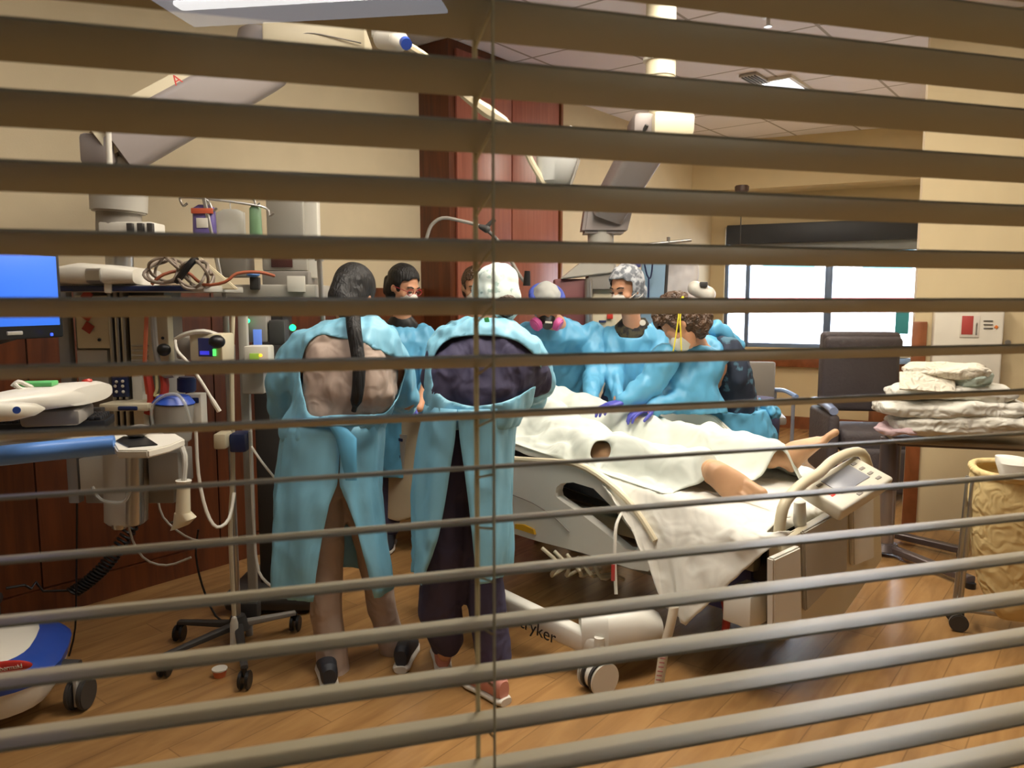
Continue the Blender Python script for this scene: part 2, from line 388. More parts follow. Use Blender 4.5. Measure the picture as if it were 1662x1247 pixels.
# outside: white facade opposite
M_fac = mat('white_facade', 'e9e9ea', .9, var=.02)
f0 = WW0+SN*9+S*1.5
fac = thing('facade', f0+V((0, 0, -3)), 'sunlit white building facade seen through the window, with a pink band', 'building')
c = f0.copy(); c.z = 2.0; MB().box(c, (16, .4, 12), RS, 0).build('facade_wall', M_fac, fac)
def FW(px, py):
    r = ray(px, py); q0 = f0-SN*.26; h = r*(q0.dot(SN)/r.dot(SN)); return V((h.x, h.y, h.z+CAMZ))
u0, u1 = FW(1240, 484), FW(1240, 505)
c = f0-SN*.25; c.z = (u0.z+u1.z)/2; MB().box(c, (16, .12, u0.z-u1.z), RS, 0).build('facade_band', mat('pink_brick', 'a04a48', .9), fac)
for xa, xb in ((1240, 1322), (1402, 1480)):
    a_, b_ = FW(xa, 400), FW(xb, 449); c = (a_+b_)/2; MB().box(c, ((b_-a_).length*.9 if False else abs((b_-a_).dot(S)), .08, a_.z-b_.z), RS, .01).build('facade_window', mat('teal_glass', '5f93a0', .2), fac)
sun = bpy.data.lights.new('sun', 'SUN'); sun.energy = 3.0; sun.angle = .01; so = bpy.data.objects.new('sun', sun); COL.objects.link(so)
so.rotation_euler = V((.25, .75, -.62)).to_track_quat('-Z', 'Y').to_euler()
# wardrobe of cherry wood standing against the long wall
wr0 = V((-.41, 5.36, 0)); dw = 1.31
wb = thing('wood_wardrobe', wr0+A*dw/2+B*.2, 'tall cherry wood wardrobe reaching the ceiling behind the staff', 'wardrobe')
c = wr0+A*dw/2+B*.19; c.z = CEIL/2; MB().box(c, (dw, .335, CEIL-.004), axm(A, B, UZ), .004).build('carcass', M_wood, wb)
for i in range(2):
    c = wr0+A*(.045+dw*.235+i*dw*.465)+B*.008; c.z = CEIL/2
    d_ = MB().box(c, (dw*.455, .022, CEIL-.12), axm(A, B, UZ), .004).build('door', M_wood2, wb)
    c = wr0+A*(.045+dw*(.42+i*.09))-B*.01; c.z = 1.05; MB().box(c, (.014, .03, .16), axm(A, B, UZ), .005).build('handle', M_steel, d_)
c = wr0+A*(dw-.012)+B*.005; c.z = CEIL/2; MB().box(c, (.03, .03, CEIL-.01), axm(A, B, UZ), .004).build('side_trim', M_trimw, wb)
# ceiling fixtures
for i, ((x, y), e, hid) in enumerate(PANELS):
    labels = ['recessed ceiling light panel nearest the slatted blind', 'recessed ceiling light panel nearest the computer cart', 'small bright ceiling light panel near the window', 'recessed ceiling light panel at the foot of the bed', 'recessed ceiling light panel in front of the wardrobe']
    o = thing('ceiling_light', (x, y, CEIL-.02), labels[i], 'ceiling light', 'recessed ceiling light panels')
    R = axm(A, B, UZ)
    if i == 2: sx, sy = .62, .3
    else: sx, sy = 1.2, .6
    MB().frame([(-sx/2, -sy/2), (sx/2, -sy/2), (sx/2, sy/2), (-sx/2, sy/2)], [(-sx/2+.03, -sy/2+.03), (sx/2-.03, -sy/2+.03), (sx/2-.03, sy/2-.03), (-sx/2+.03, sy/2-.03)], (x, y, CEIL-.025), A, B, UZ, .024).build('frame', M_white, o)
    MB().box((x, y, CEIL-.008), (sx-.06, sy-.06, .012), R, 0).build('diffuser', M_lamp, o)
c = Hh(1225, 128, CEIL-.012); v = thing('ceiling_vent', c, 'grey air vent set in the ceiling beside the small bright light', 'vent')
MB().box(c, (.3, .14, .02), axm(A, B, UZ), .003).build('vent_frame', M_lgrey, v)
mb = MB()
for k in range(5): mb.box(c+B*(-.05+.025*k)+V((0, 0, -.012)), (.27, .012, .006), axm(A, B, UZ), .001)
mb.build('louvre', M_dgrey, v)
c = Hh(1247, 34, CEIL-.03); sp_ = thing('sprinkler', c, 'small fire sprinkler head under the ceiling tiles', 'sprinkler')
MB().cyl(c+V((0, 0, .03)), c+V((0, 0, .02)), .045, .04).build('escutcheon', M_white, sp_)
MB().cyl(c+V((0, 0, .02)), c-V((0, 0, .03)), .012).cyl(c-V((0, 0, .03)), c-V((0, 0, .035)), .025).build('sprinkler_head', M_steel, sp_)
# pendant in front of the window
c = P(1205, 279, 8.3); c.z = 2.70
pe = thing('pendant_lamp', c, 'brown pendant lamp hanging on a thin cord before the window', 'pendant lamp')
MB().cyl(c, c-V((0, 0, .07)), .075, .07, bev=.01).build('canopy', mat('bronze', '4c3a33', .4), pe)
e = P(1203, 402, 8.3); e.x = c.x; e.y = c.y
MB().cyl(c-V((0, 0, .06)), e, .006, seg=8).build('cord', M_dgrey, pe)
MB().cyl(e+V((0, 0, .03)), e-V((0, 0, .02)), .06, .24).build('lamp_shade', mat('bronze', '4c3a33', .4), pe)
# corridor light that mirrors in the glass
def mirror(px, py, z):
    """where the ray mirrored in the window pane meets the height z in the corridor"""
    r = ray(px, py); pc = V((0, 0, CAMZ)); q0 = gw(0)-gn*.04
    t = (q0-V((0, 0, 0))).dot(gn)/r.dot(gn); h = pc+r*t; r2 = r-2*r.dot(gn)*gn; k = (z-h.z)/r2.z; return h+r2*k
cn = [mirror(300, 50, 2.58), mirror(705, 28, 2.58), mirror(690, -60, 2.58), mirror(200, -60, 2.58)]
c = sum(cn, V())/4; c.z = 2.585; dx = (cn[1]-cn[0]); dx.z = 0; L_ = dx.length; dx.normalize(); dy = UZ.cross(dx)
cl = thing('corridor_light', c, 'ceiling light in the corridor, mirrored in the window pane at the top left', 'ceiling light')
W_ = abs((cn[2]-cn[1]).dot(dy))
MB().box(c, (L_, W_, .012), axm(dx, dy, UZ), 0).build('diffuser', mat('corridor_diffuser', 'eef4ff', .4, emit='dbe9ff', es=5), cl)
MB().box(c+V((0, 0, -.012)), (L_*.86, .06, .02), axm(dx, dy, UZ), .005).build('tube', mat('lit_tube', 'ffffff', .4, emit='ffffff', es=24), cl)
# ================================================================== the slatted blind
M_slat = mat('taupe_slat', '93886b', .40, var=.04, vs=3, spec=.75)
bl = thing('window_blind', G0+V((0, 0, h0)), 'taupe horizontal slatted blind hanging across the whole interior window', 'blind')
tilt = radians(13.2); SW = .0525; pitch = .0430; zc0 = P(0, 500, .51).z
s0, s1 = g0+.03, g1-.03
ts = [s0, s0+.10]+[-.045-.30, .02, .75]+[s1]
def slat_mesh():
    b = bmesh.new(); N = 8; th = .0022; xs = [s0, (s0+s1)/2, s1]; top = []; bot = []
    for x in xs:
        a_ = []; c_ = []
        for k in range(N+1):
            u_ = (k/N-.5)*SW; cam_ = .0016*(1-(2*k/N-1)**2)
            y = u_*cos(tilt)+cam_*sin(tilt); z = -u_*sin(tilt)+cam_*cos(tilt)
            nx = V((0, sin(tilt), cos(tilt)))*th/2
            p = g*x+gn*y+V((0, 0, z)); nw = gn*nx.y+V((0, 0, nx.z))
            a_.append(b.verts.new(p+nw)); c_.append(b.verts.new(p-nw))
        top.append(a_); bot.append(c_)
    for i in range(len(xs)-1):
        for k in range(N):
            b.faces.new((top[i][k], top[i+1][k], top[i+1][k+1], top[i][k+1])); b.faces.new((bot[i][k], bot[i][k+1], bot[i+1][k+1], bot[i+1][k]))
        b.faces.new((top[i][0], bot[i][0], bot[i+1][0], top[i+1][0])); b.faces.new((top[i][N], top[i+1][N], bot[i+1][N], bot[i][N]))
    for i in (0, len(xs)-1):
        b.faces.new([v for v in top[i]]+[v for v in bot[i][::-1]])
    bmesh.ops.recalc_face_normals(b, faces=b.faces[:])
    me = bpy.data.meshes.new('slat'); b.to_mesh(me); b.free(); me.materials.append(M_slat)
    me.polygons.foreach_set('use_smooth', [True]*len(me.polygons)); return me
sm_ = slat_mesh(); zs = []
for i in range(-16, 14):
    z = zc0+i*pitch
    if h0+.07 < z < h1-.07:
        o = bpy.data.objects.new('slat', sm_); COL.objects.link(o); o.parent = bl; o.location = (0, 0, z-h0); zs.append(z)
sharpo = bpy.data.objects.new('t', sm_); COL.objects.link(sharpo); sharp(sharpo, 50); bpy.data.objects.remove(sharpo)
c = G0+g*((s0+s1)/2); c.z = h1-.035; MB().box(c, (s1-s0+.02, .058, .05), Rg, .004).build('headrail', M_slat, bl)
c = G0+g*((s0+s1)/2); c.z = h0+.03; MB().box(c, (s1-s0, .05, .02), Rg, .005).build('bottom_rail', M_slat, bl)
M_cordm = mat('ladder_cord', 'c9bb92', .8)
for t in (-.42, -.0226, .62):
    for k, (off, r_) in enumerate(((-.0275, .0011), (.0275, .0021))):
        p = G0+g*t+gn*off
        MB().cyl(p+V((0, 0, h0+.04)), p+V((0, 0, h1-.05)), r_, seg=8).build('ladder_cord', M_cordm, bl)
    if t > -.1 and t < .1:
        for z in zs:
            p = G0+g*t; MB().cyl(p-gn*.026+V((0, 0, z+.0005)), p+gn*.026+V((0, 0, z-.0135)), .0009, seg=6).build('ladder_rung', M_cordm, bl)
# ================================================================== the bed
N0 = V((.98, 2.84, 0)); bu = V((-.69, .724, 0)).normalized(); bw = V((bu.y, -bu.x, 0))
def BP(t, s, z=0): p = N0+bu*t+bw*s; p.z = z; return p
BR = axm(bu, -bw, UZ)
top = lambda t: .635+.10*t
bed = thing('hospital_bed', BP(1.1, .45, 0), 'white and cream hospital bed with lowered side rails under the patient', 'hospital bed')
M_bedw = mat('bed_cream', 'd3cfbf', .38, var=.03)
M_bedl = mat('bed_light', 'dcdad0', .38, var=.02)
M_matt = mat('mattress_vinyl', '14161c', .45)
# mattress, laid in segments that follow the deck
b_ = MB(); rings = []
for t in [0.05+.1*i for i in range(21)]:
    e = .0 if 0.08 < t < 2.0 else .012
    rings.append((BP(t, .46, top(t)-.085), bw*(.455-e), UZ*(.078-e)))
b_.loft(rings, n=24, pw=.35); b_.build('mattress', M_matt, bed)
b_ = MB()
b_.box(BP(1.08, .46, .56), (2.02, .78, .06), axm(bu, -bw, UZ), .01)
b_.build('deck', M_dgrey, bed)
b_ = MB()
for s in (.1, .82): b_.box(BP(1.05, s, .46), (1.9, .06, .08), BR, .01)
for t in (.3, 1.0, 1.8): b_.box(BP(t, .46, .46), (.06, .8, .06), BR, .01)
b_.build('deck_frame', M_cream, bed)
# base with casters
b_ = MB(); b_.box(BP(1.05, .46, .27), (1.7, .5, .14), BR, .04, 3); b_.build('base', M_lgrey, bed)
b_ = MB(); pA = P(812, 975, 3.25); pB = P(965, 1048, 2.92); d_ = (pB-pA); d_.z = 0; d_.normalize()
b_.cyl(pA+V((0, .05, 0)), pB+V((0, .05, 0)), .01)
b_.loft([(pA+V((-.35, .40, .03)), V((0, .04, 0)), UZ*.035), (pA, V((0, .055, 0)), UZ*.05), (pB, V((0, .05, 0)), UZ*.045)], n=16, pw=.5)
arm_ = b_.build('base_beam', M_bedl, bed)
b_ = MB(); cc = P(1002, 1022, 2.98)
b_.loft([(cc+V((-.15, .0, -.01)), V((0, .07, 0)), UZ*.08), (cc+V((-.05, -.02, 0)), V((0, .10, 0)), UZ*.105), (cc+V((.08, .03, .0)), V((0, .11, 0)), UZ*.10), (cc+V((.19, .09, -.03)), V((0, .08, 0)), UZ*.05)], n=20, pw=.7)
b_.build('base_shroud', M_bedl, bed)
text('stryker', 'brand_lettering', .075, M_black, arm_, P(868, 1019, 3.03)+V((0, -.012, 0)), (pB-pA), UZ)
for i, (px, py, d) in enumerate(((970, 1121, 2.93), (1190, 1005, 3.62), (800, 950, 4.25), (905, 900, 4.8))):
    c = Gd(px, py) if i == 0 else (BP(.35, .75) if i == 1 else (BP(1.9, .15) if i == 2 else BP(1.9, .75)))
    yv = V((.86, .5, 0)); xv = V((-.5, .86, 0))
    b_ = MB(); w_ = c+V((0, 0, .062))
    for k in (-.024, .024): b_.cyl(w_+xv*(k-.012), w_+xv*(k+.012), .062, seg=28, bev=.006)
    ca = b_.build('caster', M_dgrey, bed)
    b_ = MB(); b_.loft([(w_+xv*-.042, yv*.055, UZ*.055), (w_+xv*.042, yv*.055, UZ*.055)], n=20)
    b_.cyl(w_+V((0.01, .05, .02)), w_+V((.01, .05, .13)), .02)
    for k in (-.045, .045): b_.cyl(w_+xv*(k-.004), w_+xv*(k+.004), .066, seg=28, bev=.003)
    b_.build('caster_cover', M_bedl, ca)
b_ = MB(); b_.box(BP(1.0, .46, .36), (.9, .3, .12), BR, .03); b_.build('lift_housing', M_cream, bed)
for t in (.45, 1.5):
    MB().box(BP(t, .46, .40), (.14, .3, .28), BR, .03).build('lift_column', M_lgrey, bed)
# blue-violet box under the foot end and dark drive unit
MB().box(BP(.30, .24, .30), (.32, .22, .22), BR, .03).build('drive_cover', mat('violet_grey', '50528c', .5), bed)
MB().box(BP(.20, .5, .45), (.26, .7, .2), BR, .02).build('foot_mechanism', M_black, bed)
# near side rail, mid section (outline in t,z)
def rail(name, outer, inner, s, th, m, lab=None):
    b = MB(); b.frame(outer, inner, BP(0, s, 0), bu, UZ, bw, th) if inner else b.prism(outer, BP(0, s, 0), bu, UZ, bw, th, .006)
    return b.build(name, m, bed, label=lab)
so_ = -.075
def tz(px, py, s):          # pixel -> (t, z) on the upright plane at side distance s
    r = ray(px, py); k = (BP(0, s)).dot(bw)/r.dot(bw); h = r*k; return ((h-BP(0, s)).dot(bu), h.z+CAMZ)
out_px = [(828, 742), (870, 746), (940, 752), (985, 778), (1030, 820), (1066, 872), (1072, 905), (1056, 926), (1030, 922), (950, 896), (880, 878), (834, 864), (822, 830), (822, 780)]
inn_px = [(908, 790), (915, 784), (935, 782), (968, 792), (1002, 826), (1034, 866), (1042, 884), (1036, 892), (1020, 890), (985, 862), (950, 835), (920, 815), (908, 806), (906, 798)]
outer = [tz(x, y, so_) for x, y in out_px]; inner = [tz(x, y, so_) for x, y in inn_px]
r1 = rail('side_rail', outer, inner, so_-.02, .05, M_bedl)
b_ = MB(); b_.tube([BP(*[tz(x, y, so_)[0], so_-.02, tz(x, y, so_)[1]]) for x, y in ((826, 744), (880, 747), (940, 753), (990, 782), (1034, 824), (1068, 876))], .014); b_.build('rail_lip', M_cream, r1)
MB().prism([tz(x, y, so_-.03) for x, y in ((836, 858), (868, 868), (866, 860), (850, 852), (836, 851))], BP(0, so_-.032), bu, UZ, bw, .012).build('rail_badge', mat('amber', 'd6a520', .4), r1)
b_ = MB(); b_.tube([BP(tz(x, y, so_)[0], so_-.025, tz(x, y, so_)[1]) for x, y in ((832, 800), (870, 815), (905, 838), (930, 862))], .003); b_.build('rail_seam', M_grey, r1)
# near side rail, head section, printed card on it
out_h = [(618, 702), (640, 684), (676, 676), (700, 690), (704, 730), (690, 800), (676, 838), (650, 846), (620, 838), (612, 780)]
oh = [tz(x, y, so_) for x, y in out_h]; r2 = rail('head_rail', oh, None, so_-.02, .06, M_cream)
b_ = MB(); b_.prism([tz(x, y, so_-.02) for x, y in ((620, 702), (661, 706), (655, 764), (616, 756))], BP(0, so_-.028), bu, UZ, bw, .006); card = b_.build('control_plate', M_lgrey, r2)
for x, y in ((634, 712), (650, 714), (634, 724), (632, 738), (646, 741), (631, 748)): MB().box(BP(tz(x, y, so_-.03)[0], so_-.032, tz(x, y, so_-.03)[1]), (.045, .004, .018), BR, .001).build('plate_symbol', M_navy, card)
# far rail (glimpsed) and headboard
rail('far_rail', [(.75, .70), (1.35, .78), (1.4, .9), (1.3, .95), (.85, .87), (.75, .8)], None, .97, .03, M_bedl)
b_ = MB(); b_.box(BP(2.13, .46, .78), (.05, .86, .5), BR, .03, 3); b_.build('headboard', M_cream, bed)
# footboard: broad panels, loop handle, tilted control console
b_ = MB()
Fd = BP(-.02, 0)
def fz(px, py, t=-.03):     # pixel -> (s, z) on the upright plane of the footboard
    r = ray(px, py); k = (BP(t, 0)).dot(bu)/r.dot(bu); h = r*k; return ((h-BP(t, 0)).dot(bw), h.z+CAMZ)
low = [fz(x, y) for x, y in ((1246, 880), (1262, 872), (1410, 790), (1414, 905), (1400, 925), (1345, 1003), (1250, 1022))]
b_.prism(low, BP(-.03, 0), bw, UZ, -bu, .05, .008); fb = b_.build('footboard', M_cream, bed)
b_ = MB(); b_.prism([fz(x, y, -.085) for x, y in ((1300, 862), (1372, 822), (1370, 925), (1304, 992))], BP(-.08, 0), bw, UZ, -bu, .018, .006); b_.build('footboard_panel', M_lgrey, fb)
b_ = MB(); b_.prism([fz(x, y, -.085) for x, y in ((1378, 816), (1412, 800), (1413, 905), (1380, 918))], BP(-.08, 0), bw, UZ, -bu, .022, .006); b_.build('footboard_wing', M_bedl, fb)
b_ = MB(); b_.prism([fz(x, y, -.085) for x, y in ((1246, 905), (1290, 885), (1292, 1010), (1246, 1018))], BP(-.08, 0), bw, UZ, -bu, .03, .006); b_.build('footboard_post', M_bedl, fb)
p_ = lambda x, y, t=-.05: (lambda q: BP(t, q[0], q[1]))(fz(x, y, t))
b_ = MB(); b_.tube([p_(1262, 900), p_(1266, 850), p_(1275, 815), p_(1302, 786), p_(1330, 768), p_(1352, 748), p_(1385, 734), p_(1404, 742), p_(1415, 790)], .021, seg=12); b_.build('loop_handle', M_cream, fb)
b_ = MB(); b_.loft([(p_(1298, 815, -.03), bw*.03, bu*.02), (p_(1298, 845, -.03), bw*.036, bu*.022), (p_(1300, 862, -.03), bw*.02, bu*.02)], n=14); b_.build('handle_grip', M_bedl, fb)
b_ = MB(); b_.box(BP(-.01, .35, .42), (.03, .74, .3), BR, .01); b_.build('foot_frame', M_dgrey, bed)
b_ = MB(); bx(b_, 1210, 962, 1264, 1014, 2.80, .12, 40, .006); b_.build('foot_block', M_bedl, bed)
b_ = MB(); a_ = P(1176, 975, 2.95); b_.tube([a_, P(1180, 1000, 2.95), P(1176, 1030, 2.95)], .016); b_.build('red_strap', mat('red_strap', 'a8322c', .6), bed, label='red warning strap')
# console: tilted tablet at the top of the footboard
q0, q1, q2, q3 = P(1312, 786, 3.02), P(1395, 735, 3.24), P(1442, 780, 3.10), P(1358, 830, 2.84)
ax = ((q1-q0)+(q2-q3)).normalized(); ay = -((q3-q0)+(q2-q1)); ay = (ay-ax*ay.dot(ax)).normalized(); az = ax.cross(ay)
cx_ = (q0+q1+q2+q3)/4; w_ = ((q1-q0).length+(q2-q3).length)/2; h_ = ((q3-q0).length+(q2-q1).length)/2
RC = axm(ax, ay, az)
cs = MB().box(cx_-az*.03, (w_, h_, .06), RC, .012, 3).build('control_console', M_bedw, bed)
MB().box(cx_+az*.001+ax*.00+ay*.015, (w_*.54, h_*.52, .004), RC, .001).build('console_screen', mat('grey_lcd', '8f939c', .3), cs)
for x, y in ((.34, .3), (.34, .1), (.34, -.1), (.34, -.3), (-.34, .28), (.1, -.38), (-.1, -.38)): MB().box(cx_+az*.001+ax*x*w_+ay*y*h_, (w_*.08, h_*.07, .004), RC, .001).build('console_key', M_grey, cs)
b_ = MB()
for y in (.05, -.02, -.09): b_.box(cx_+az*.001-ax*.37*w_+ay*y*h_, (w_*.06, h_*.05, .004), RC, .001)
b_.build('console_indicator', mat('red_led', 'e23a2e', .4, emit='ff3020', es=.6), cs)
MB().tube([BP(-.04, .38, .70), cx_-az*.05+V((0, 0, -.02))], .03).build('console_neck', M_dgrey, cs)
# ------------------------------------------------ patient
pat = thing('person', BP(1.0, .45, .75), 'patient lying on the bed with bare feet towards the foot end', 'person')
def foot(mb, heel, toe, up, L, big=1, w=1.0, k=1.3, au=.085, af=-.02):
    """bare foot: heel and big-toe line with five toes; up = instep direction; big = which side the big toe lies"""
    f = (toe-heel).normalized(); u = (up-f*up.dot(f)).normalized(); s = f.cross(u)*big*w
    K = lambda a, b, c, e: (heel+f*a*L+u*b*k, s*c*k, u*e*k)
    mb.loft([K(-.09, .022, .016, .018), K(-.04, .026, .030, .036), K(.05, .034, .036, .046), K(.18, .040, .037, .050), K(.35, .038, .040, .045), K(.55, .026, .045, .032), K(.72, .015, .047, .021), K(.80, .012, .042, .014)], n=20)
    for i in range(5):
        o_ = heel+f*(.76-.028*i)*L+s*(.030-.0175*i)*k+u*.011*k; l_ = (.058 if i == 0 else .042-.004*i)*k; r = (.0150 if i == 0 else .0095-.0004*i)*k
        mb.chain([(o_, r*1.05), (o_+f*l_*.5+u*.003, r*.92), (o_+f*l_+(-u*.004), r)], seg=12)
    mb.chain([(heel+u*.04*k+f*.05*L, .034*k), (heel+u*au*k+f*af, .031*k)])
    return heel+u*au*k+f*af
mb = MB()
h1 = P(1286, 762, 3.46); t1 = P(1350, 706, 3.44)
a1 = foot(mb, h1, t1, V((-.85, .1, .45)), .235, 1, 1, 1.2)
h2 = P(1160, 774, 3.24); t2 = P(1212, 806, 3.09)
a2 = foot(mb, h2, t2, V((-.25, -.85, .45)), .20, -1, 1, 1.45, .03, -.07)
kn2 = P(975, 733, 3.62); kn1 = P(1080, 708, 3.92)
mb.chain([(a2+V((0, 0, -.02)), .036), (a2+V((-.06, .03, .01)), .034), (kn2*.4+a2*.6, .05), (kn2+V((0, .0, -.01)), .055), (BP(1.45, .30, .84), .085), (BP(1.65, .38, .86), .10)])
mb.chain([(a1+V((-.01, 0, -.02)), .038), (a1+V((-.07, .02, .0)), .036), (kn1*.4+a1*.6, .052), (kn1, .056), (BP(1.45, .55, .84), .085), (BP(1.65, .5, .86), .10)])
mb.loft([(BP(1.55, .42, .86), bw*.16, UZ*.09), (BP(1.75, .42, .87), bw*.17, UZ*.10), (BP(1.95, .42, .90), bw*.18, UZ*.10), (BP(2.02, .42, .92), bw*.10, UZ*.07)], n=20)
mb.chain([(BP(2.0, .42, .93), .06), (BP(2.03, .42, .96), .05)])
mb.sph(BP(2.0, .42, 1.0), (.08, .10, .09))
mb.remesh('body', M_skin2, pat, voxel=.0065, smooth=2)
# patient drape: height field over the bed
def seg(q, a, b):
    ab = b-a; t = max(0, min(1, (q-a).dot(ab)/ab.length_squared)); return (q-(a+ab*t)).length, t
def bst(p): v = V((p.x, p.y, 0))-N0; return V((v.dot(bu), v.dot(bw)))
A2, K2, K1, A1 = bst(a2), bst(kn2), bst(kn1), bst(a1)
LG = [(A2, K2, a2.z+.05, kn2.z+.07, .095), (K2, V((1.6, .34)), kn2.z+.06, .97, .13), (A1, K1, a1.z+.055, kn1.z+.075, .095), (K1, V((1.6, .55)), kn1.z+.07, .98, .14)]
def drape_z(t, s):
    q = V((t, s)); base = top(t)+.006; z = base
    for (a, b, za, zb, w_) in LG:
        d, k = seg(q, a, b); zz = za+(zb-za)*k; h = zz-base
        z = max(z, base+h*math.exp(-(d/w_/1.05)**4)) if h > 0 else z
    d = math.hypot((t-1.72)/.22, (s-.42)/.27); z = max(z, base+.215*math.exp(-d**4))
    return z
def cat(lst, x):
    i = min(int(x), len(lst)-2); f = x-i; return lst[i]*(1-f)+lst[i+1]*f if not isinstance(lst[0], tuple) else tuple(a*(1-f)+b*f for a, b in zip(lst[i], lst[i+1]))
TL = [.48, .38, .34, .33, .33, .32, .24, .15, .12, .12, .16]
rows = []
NT, NS = 150, 84
for i in range(NT+1):
    r = []
    for j in range(NS+1):
        fs = j/NS; s = -.02+fs*.96
        tlo = cat(TL, fs*(len(TL)-1))+.012*sin(fs*34)
        t = tlo+(1.98-tlo)*i/NT
        z = drape_z(t, s)
        q = V((t*3.2, s*6.5, 1.7)); f = noise.noise(q)*.5+noise.noise(q*2.1+V((3, 1, 5)))*.35
        f2 = abs(noise.noise(V((t*4+s*5, s*9-t*2, 4))))
        edge = min(1, i/4+.3)
        f3 = abs(noise.noise(V((t*7-s*8, s*5+t*4, 11)))); z += .030*f*edge+.055*(f2-.25)*edge+.030*(f3-.22)*edge+.018
        if s < .03: z -= (.03-s)*1.2
        r.append(BP(t, s, max(z, top(t)+.006)))
    rows.append(r)
o = sheet('drape', rows, M_pgown, None, .004); o['label'] = 'pale green and white drape covering the patient from chest to shins'; o['category'] = 'drape'; o.name = 'patient_drape'
# hole over the near knee
b = bmesh.new(); b.from_mesh(o.data); kp = [(956, 742), (958, 724), (970, 715), (986, 716), (994, 730), (992, 746), (975, 752)]
bmesh.ops.delete(b, geom=[f for f in b.faces if inpoly(proj(f.calc_center_median()), kp)], context='FACES')
nb = {}
for e in [e for e in b.edges if len(e.link_faces) == 1]:
    q_ = proj((e.verts[0].co+e.verts[1].co)/2)
    if 945 < q_[0] < 1005 and 705 < q_[1] < 762:
        nb.setdefault(e.verts[0], []).append(e.verts[1]); nb.setdefault(e.verts[1], []).append(e.verts[0])
for _ in range(10):
    nw = {v: v.co*.4+sum((w.co for w in ws), Vector())*(.6/len(ws)) for v, ws in nb.items() if len(ws) == 2}
    for v, c_ in nw.items(): v.co = c_
b.to_mesh(o.data); b.free()
# bottom sheet: on the mattress and falling over the near foot corner
rows = []
for i in range(60):
    t = -.005+i*.034; r = []
    for j in range(40):
        s = -.012+j*.024; z = top(t)+.004+.016*(noise.noise(V((t*5, s*7, 2)))+.5*noise.noise(V((t*11, s*13, 9))))
        if j == 0: z -= .03
        if i == 0: z -= .03
        r.append(BP(t, s, z))
    rows.append(r)
fs_ = sheet('fitted_sheet', rows, M_sheet, None, .003)
tag(fs_, 'white fitted sheet stretched over the foot half of the mattress', 'bed sheet')
edge_px = [(1000, 800), (1040, 872), (1068, 935), (1088, 985), (1122, 1011), (1160, 975), (1210, 925), (1262, 882), (1296, 858)]
tt = [.80, .70, .60, .52, .42, .32, .22, .10, .0]
rows = []
def cat(lst, x):
    i = min(int(x), len(lst)-2); f = x-i; return lst[i]*(1-f)+lst[i+1]*f if not isinstance(lst[0], tuple) else tuple(a*(1-f)+b*f for a, b in zip(lst[i], lst[i+1]))
NC, NR = 80, 36
def hang(px, py, s):
    q = tz(px, py, s); return BP(q[0], s, q[1])
for k in range(NR+1):
    r = []; v_ = k/NR
    for j in range(NC+1):
        x = j/NC*(len(tt)-1); t = cat(tt, x); e = cat(edge_px, x)
        topi = BP(t, .16, top(t)+.016); lip = BP(t, -.03, top(t)-.004); bot = hang(e[0], e[1], -.10)
        if v_ < .3: f = v_/.3; p = topi.lerp(lip, f); p.z += .02*sin(f*pi)*.6
        else:
            f = (v_-.3)/.7; p = lip.lerp(bot, f)
            fold = noise.noise(V((x*1.1, f*1.3, 3)))*.045+noise.noise(V((x*2.6+f, f*2, 8)))*.022
            p = p-bw*(.035*sin(min(f*2, 1)*pi/2)+fold*f); 
        p.z += .006*noise.noise(V((x*4, v_*9, 1)))
        r.append(p)
    rows.append(r)
fl = sheet('hanging_sheet', rows, M_sheet, None, .003); tag(fl, 'white sheet corner hanging in a point over the near foot corner of the bed', 'bed sheet')
# straps
def ribbon(name, pts, w, m, lab, cat_, side=V((1, 0, 0)), thick=.002):
    q = []
    for i in range(len(pts)-1):
        for k in range(5):
            t = k/5; p0 = pts[max(i-1, 0)]; p1 = pts[i]; p2 = pts[i+1]; p3 = pts[min(i+2, len(pts)-1)]
            q.append(.5*((2*p1)+(p2-p0)*t+(2*p0-5*p1+4*p2-p3)*t*t+(3*p1-p0-3*p2+p3)*t*t*t))
    q.append(pts[-1]); o = sheet(name, [[p-side*w/2, p+side*w/2] for p in q], m, None, thick)
    if lab: tag(o, lab, cat_)
    return o
s1_ = ribbon('tape_strap', [P(1094, 985, 2.87), P(1088, 1015, 2.86), P(1078, 1055, 2.855), P(1070, 1110, 2.85), P(1064, 1163, 2.845)], .038, mat('strap_cream', 'd8d0bc', .7), 'cream strap with faint red print hanging down from the sheet corner', 'strap')
b_ = MB()
for k in range(7):
    c = P(1077-1.4*k, 1062+7*k, 2.84); b_.box(c, (.02, .002, .006), yawm(-10), .0005)
b_.build('strap_print', mat('faded_red', 'b9827c', .7), s1_)
ribbon('cotton_strap', [P(1012, 828, 3.18), P(1001, 850, 3.13), P(998, 880, 3.10), P(998, 920, 3.08), P(1000, 965, 3.08)], .014, mat('strap_white', 'd8d4c8', .7), 'thin white strap dangling from the lowered side rail', 'strap')
MB().box(P(995, 930, 3.06), (.016, .004, .07), yawm(-10), .002).build('red_tag', mat('red_strap', 'a8322c', .6)); bpy.data.objects['red_tag']['label'] = 'small red tag hanging below the side rail'; bpy.data.objects['red_tag']['category'] = 'tag'
b_ = MB(); a_ = P(900, 925, 3.35)
for k in range(5): b_.tube([P(880+20*k, 890+5*k, 3.45), P(905+18*k, 915+6*k, 3.4), P(895+25*k, 935, 3.45), P(940+18*k, 905+9*k, 3.5)], .009)
o = b_.build('coiled_tubing', M_cream); tag(o, 'bundle of cream tubing and cables stowed under the mattress', 'tubing')
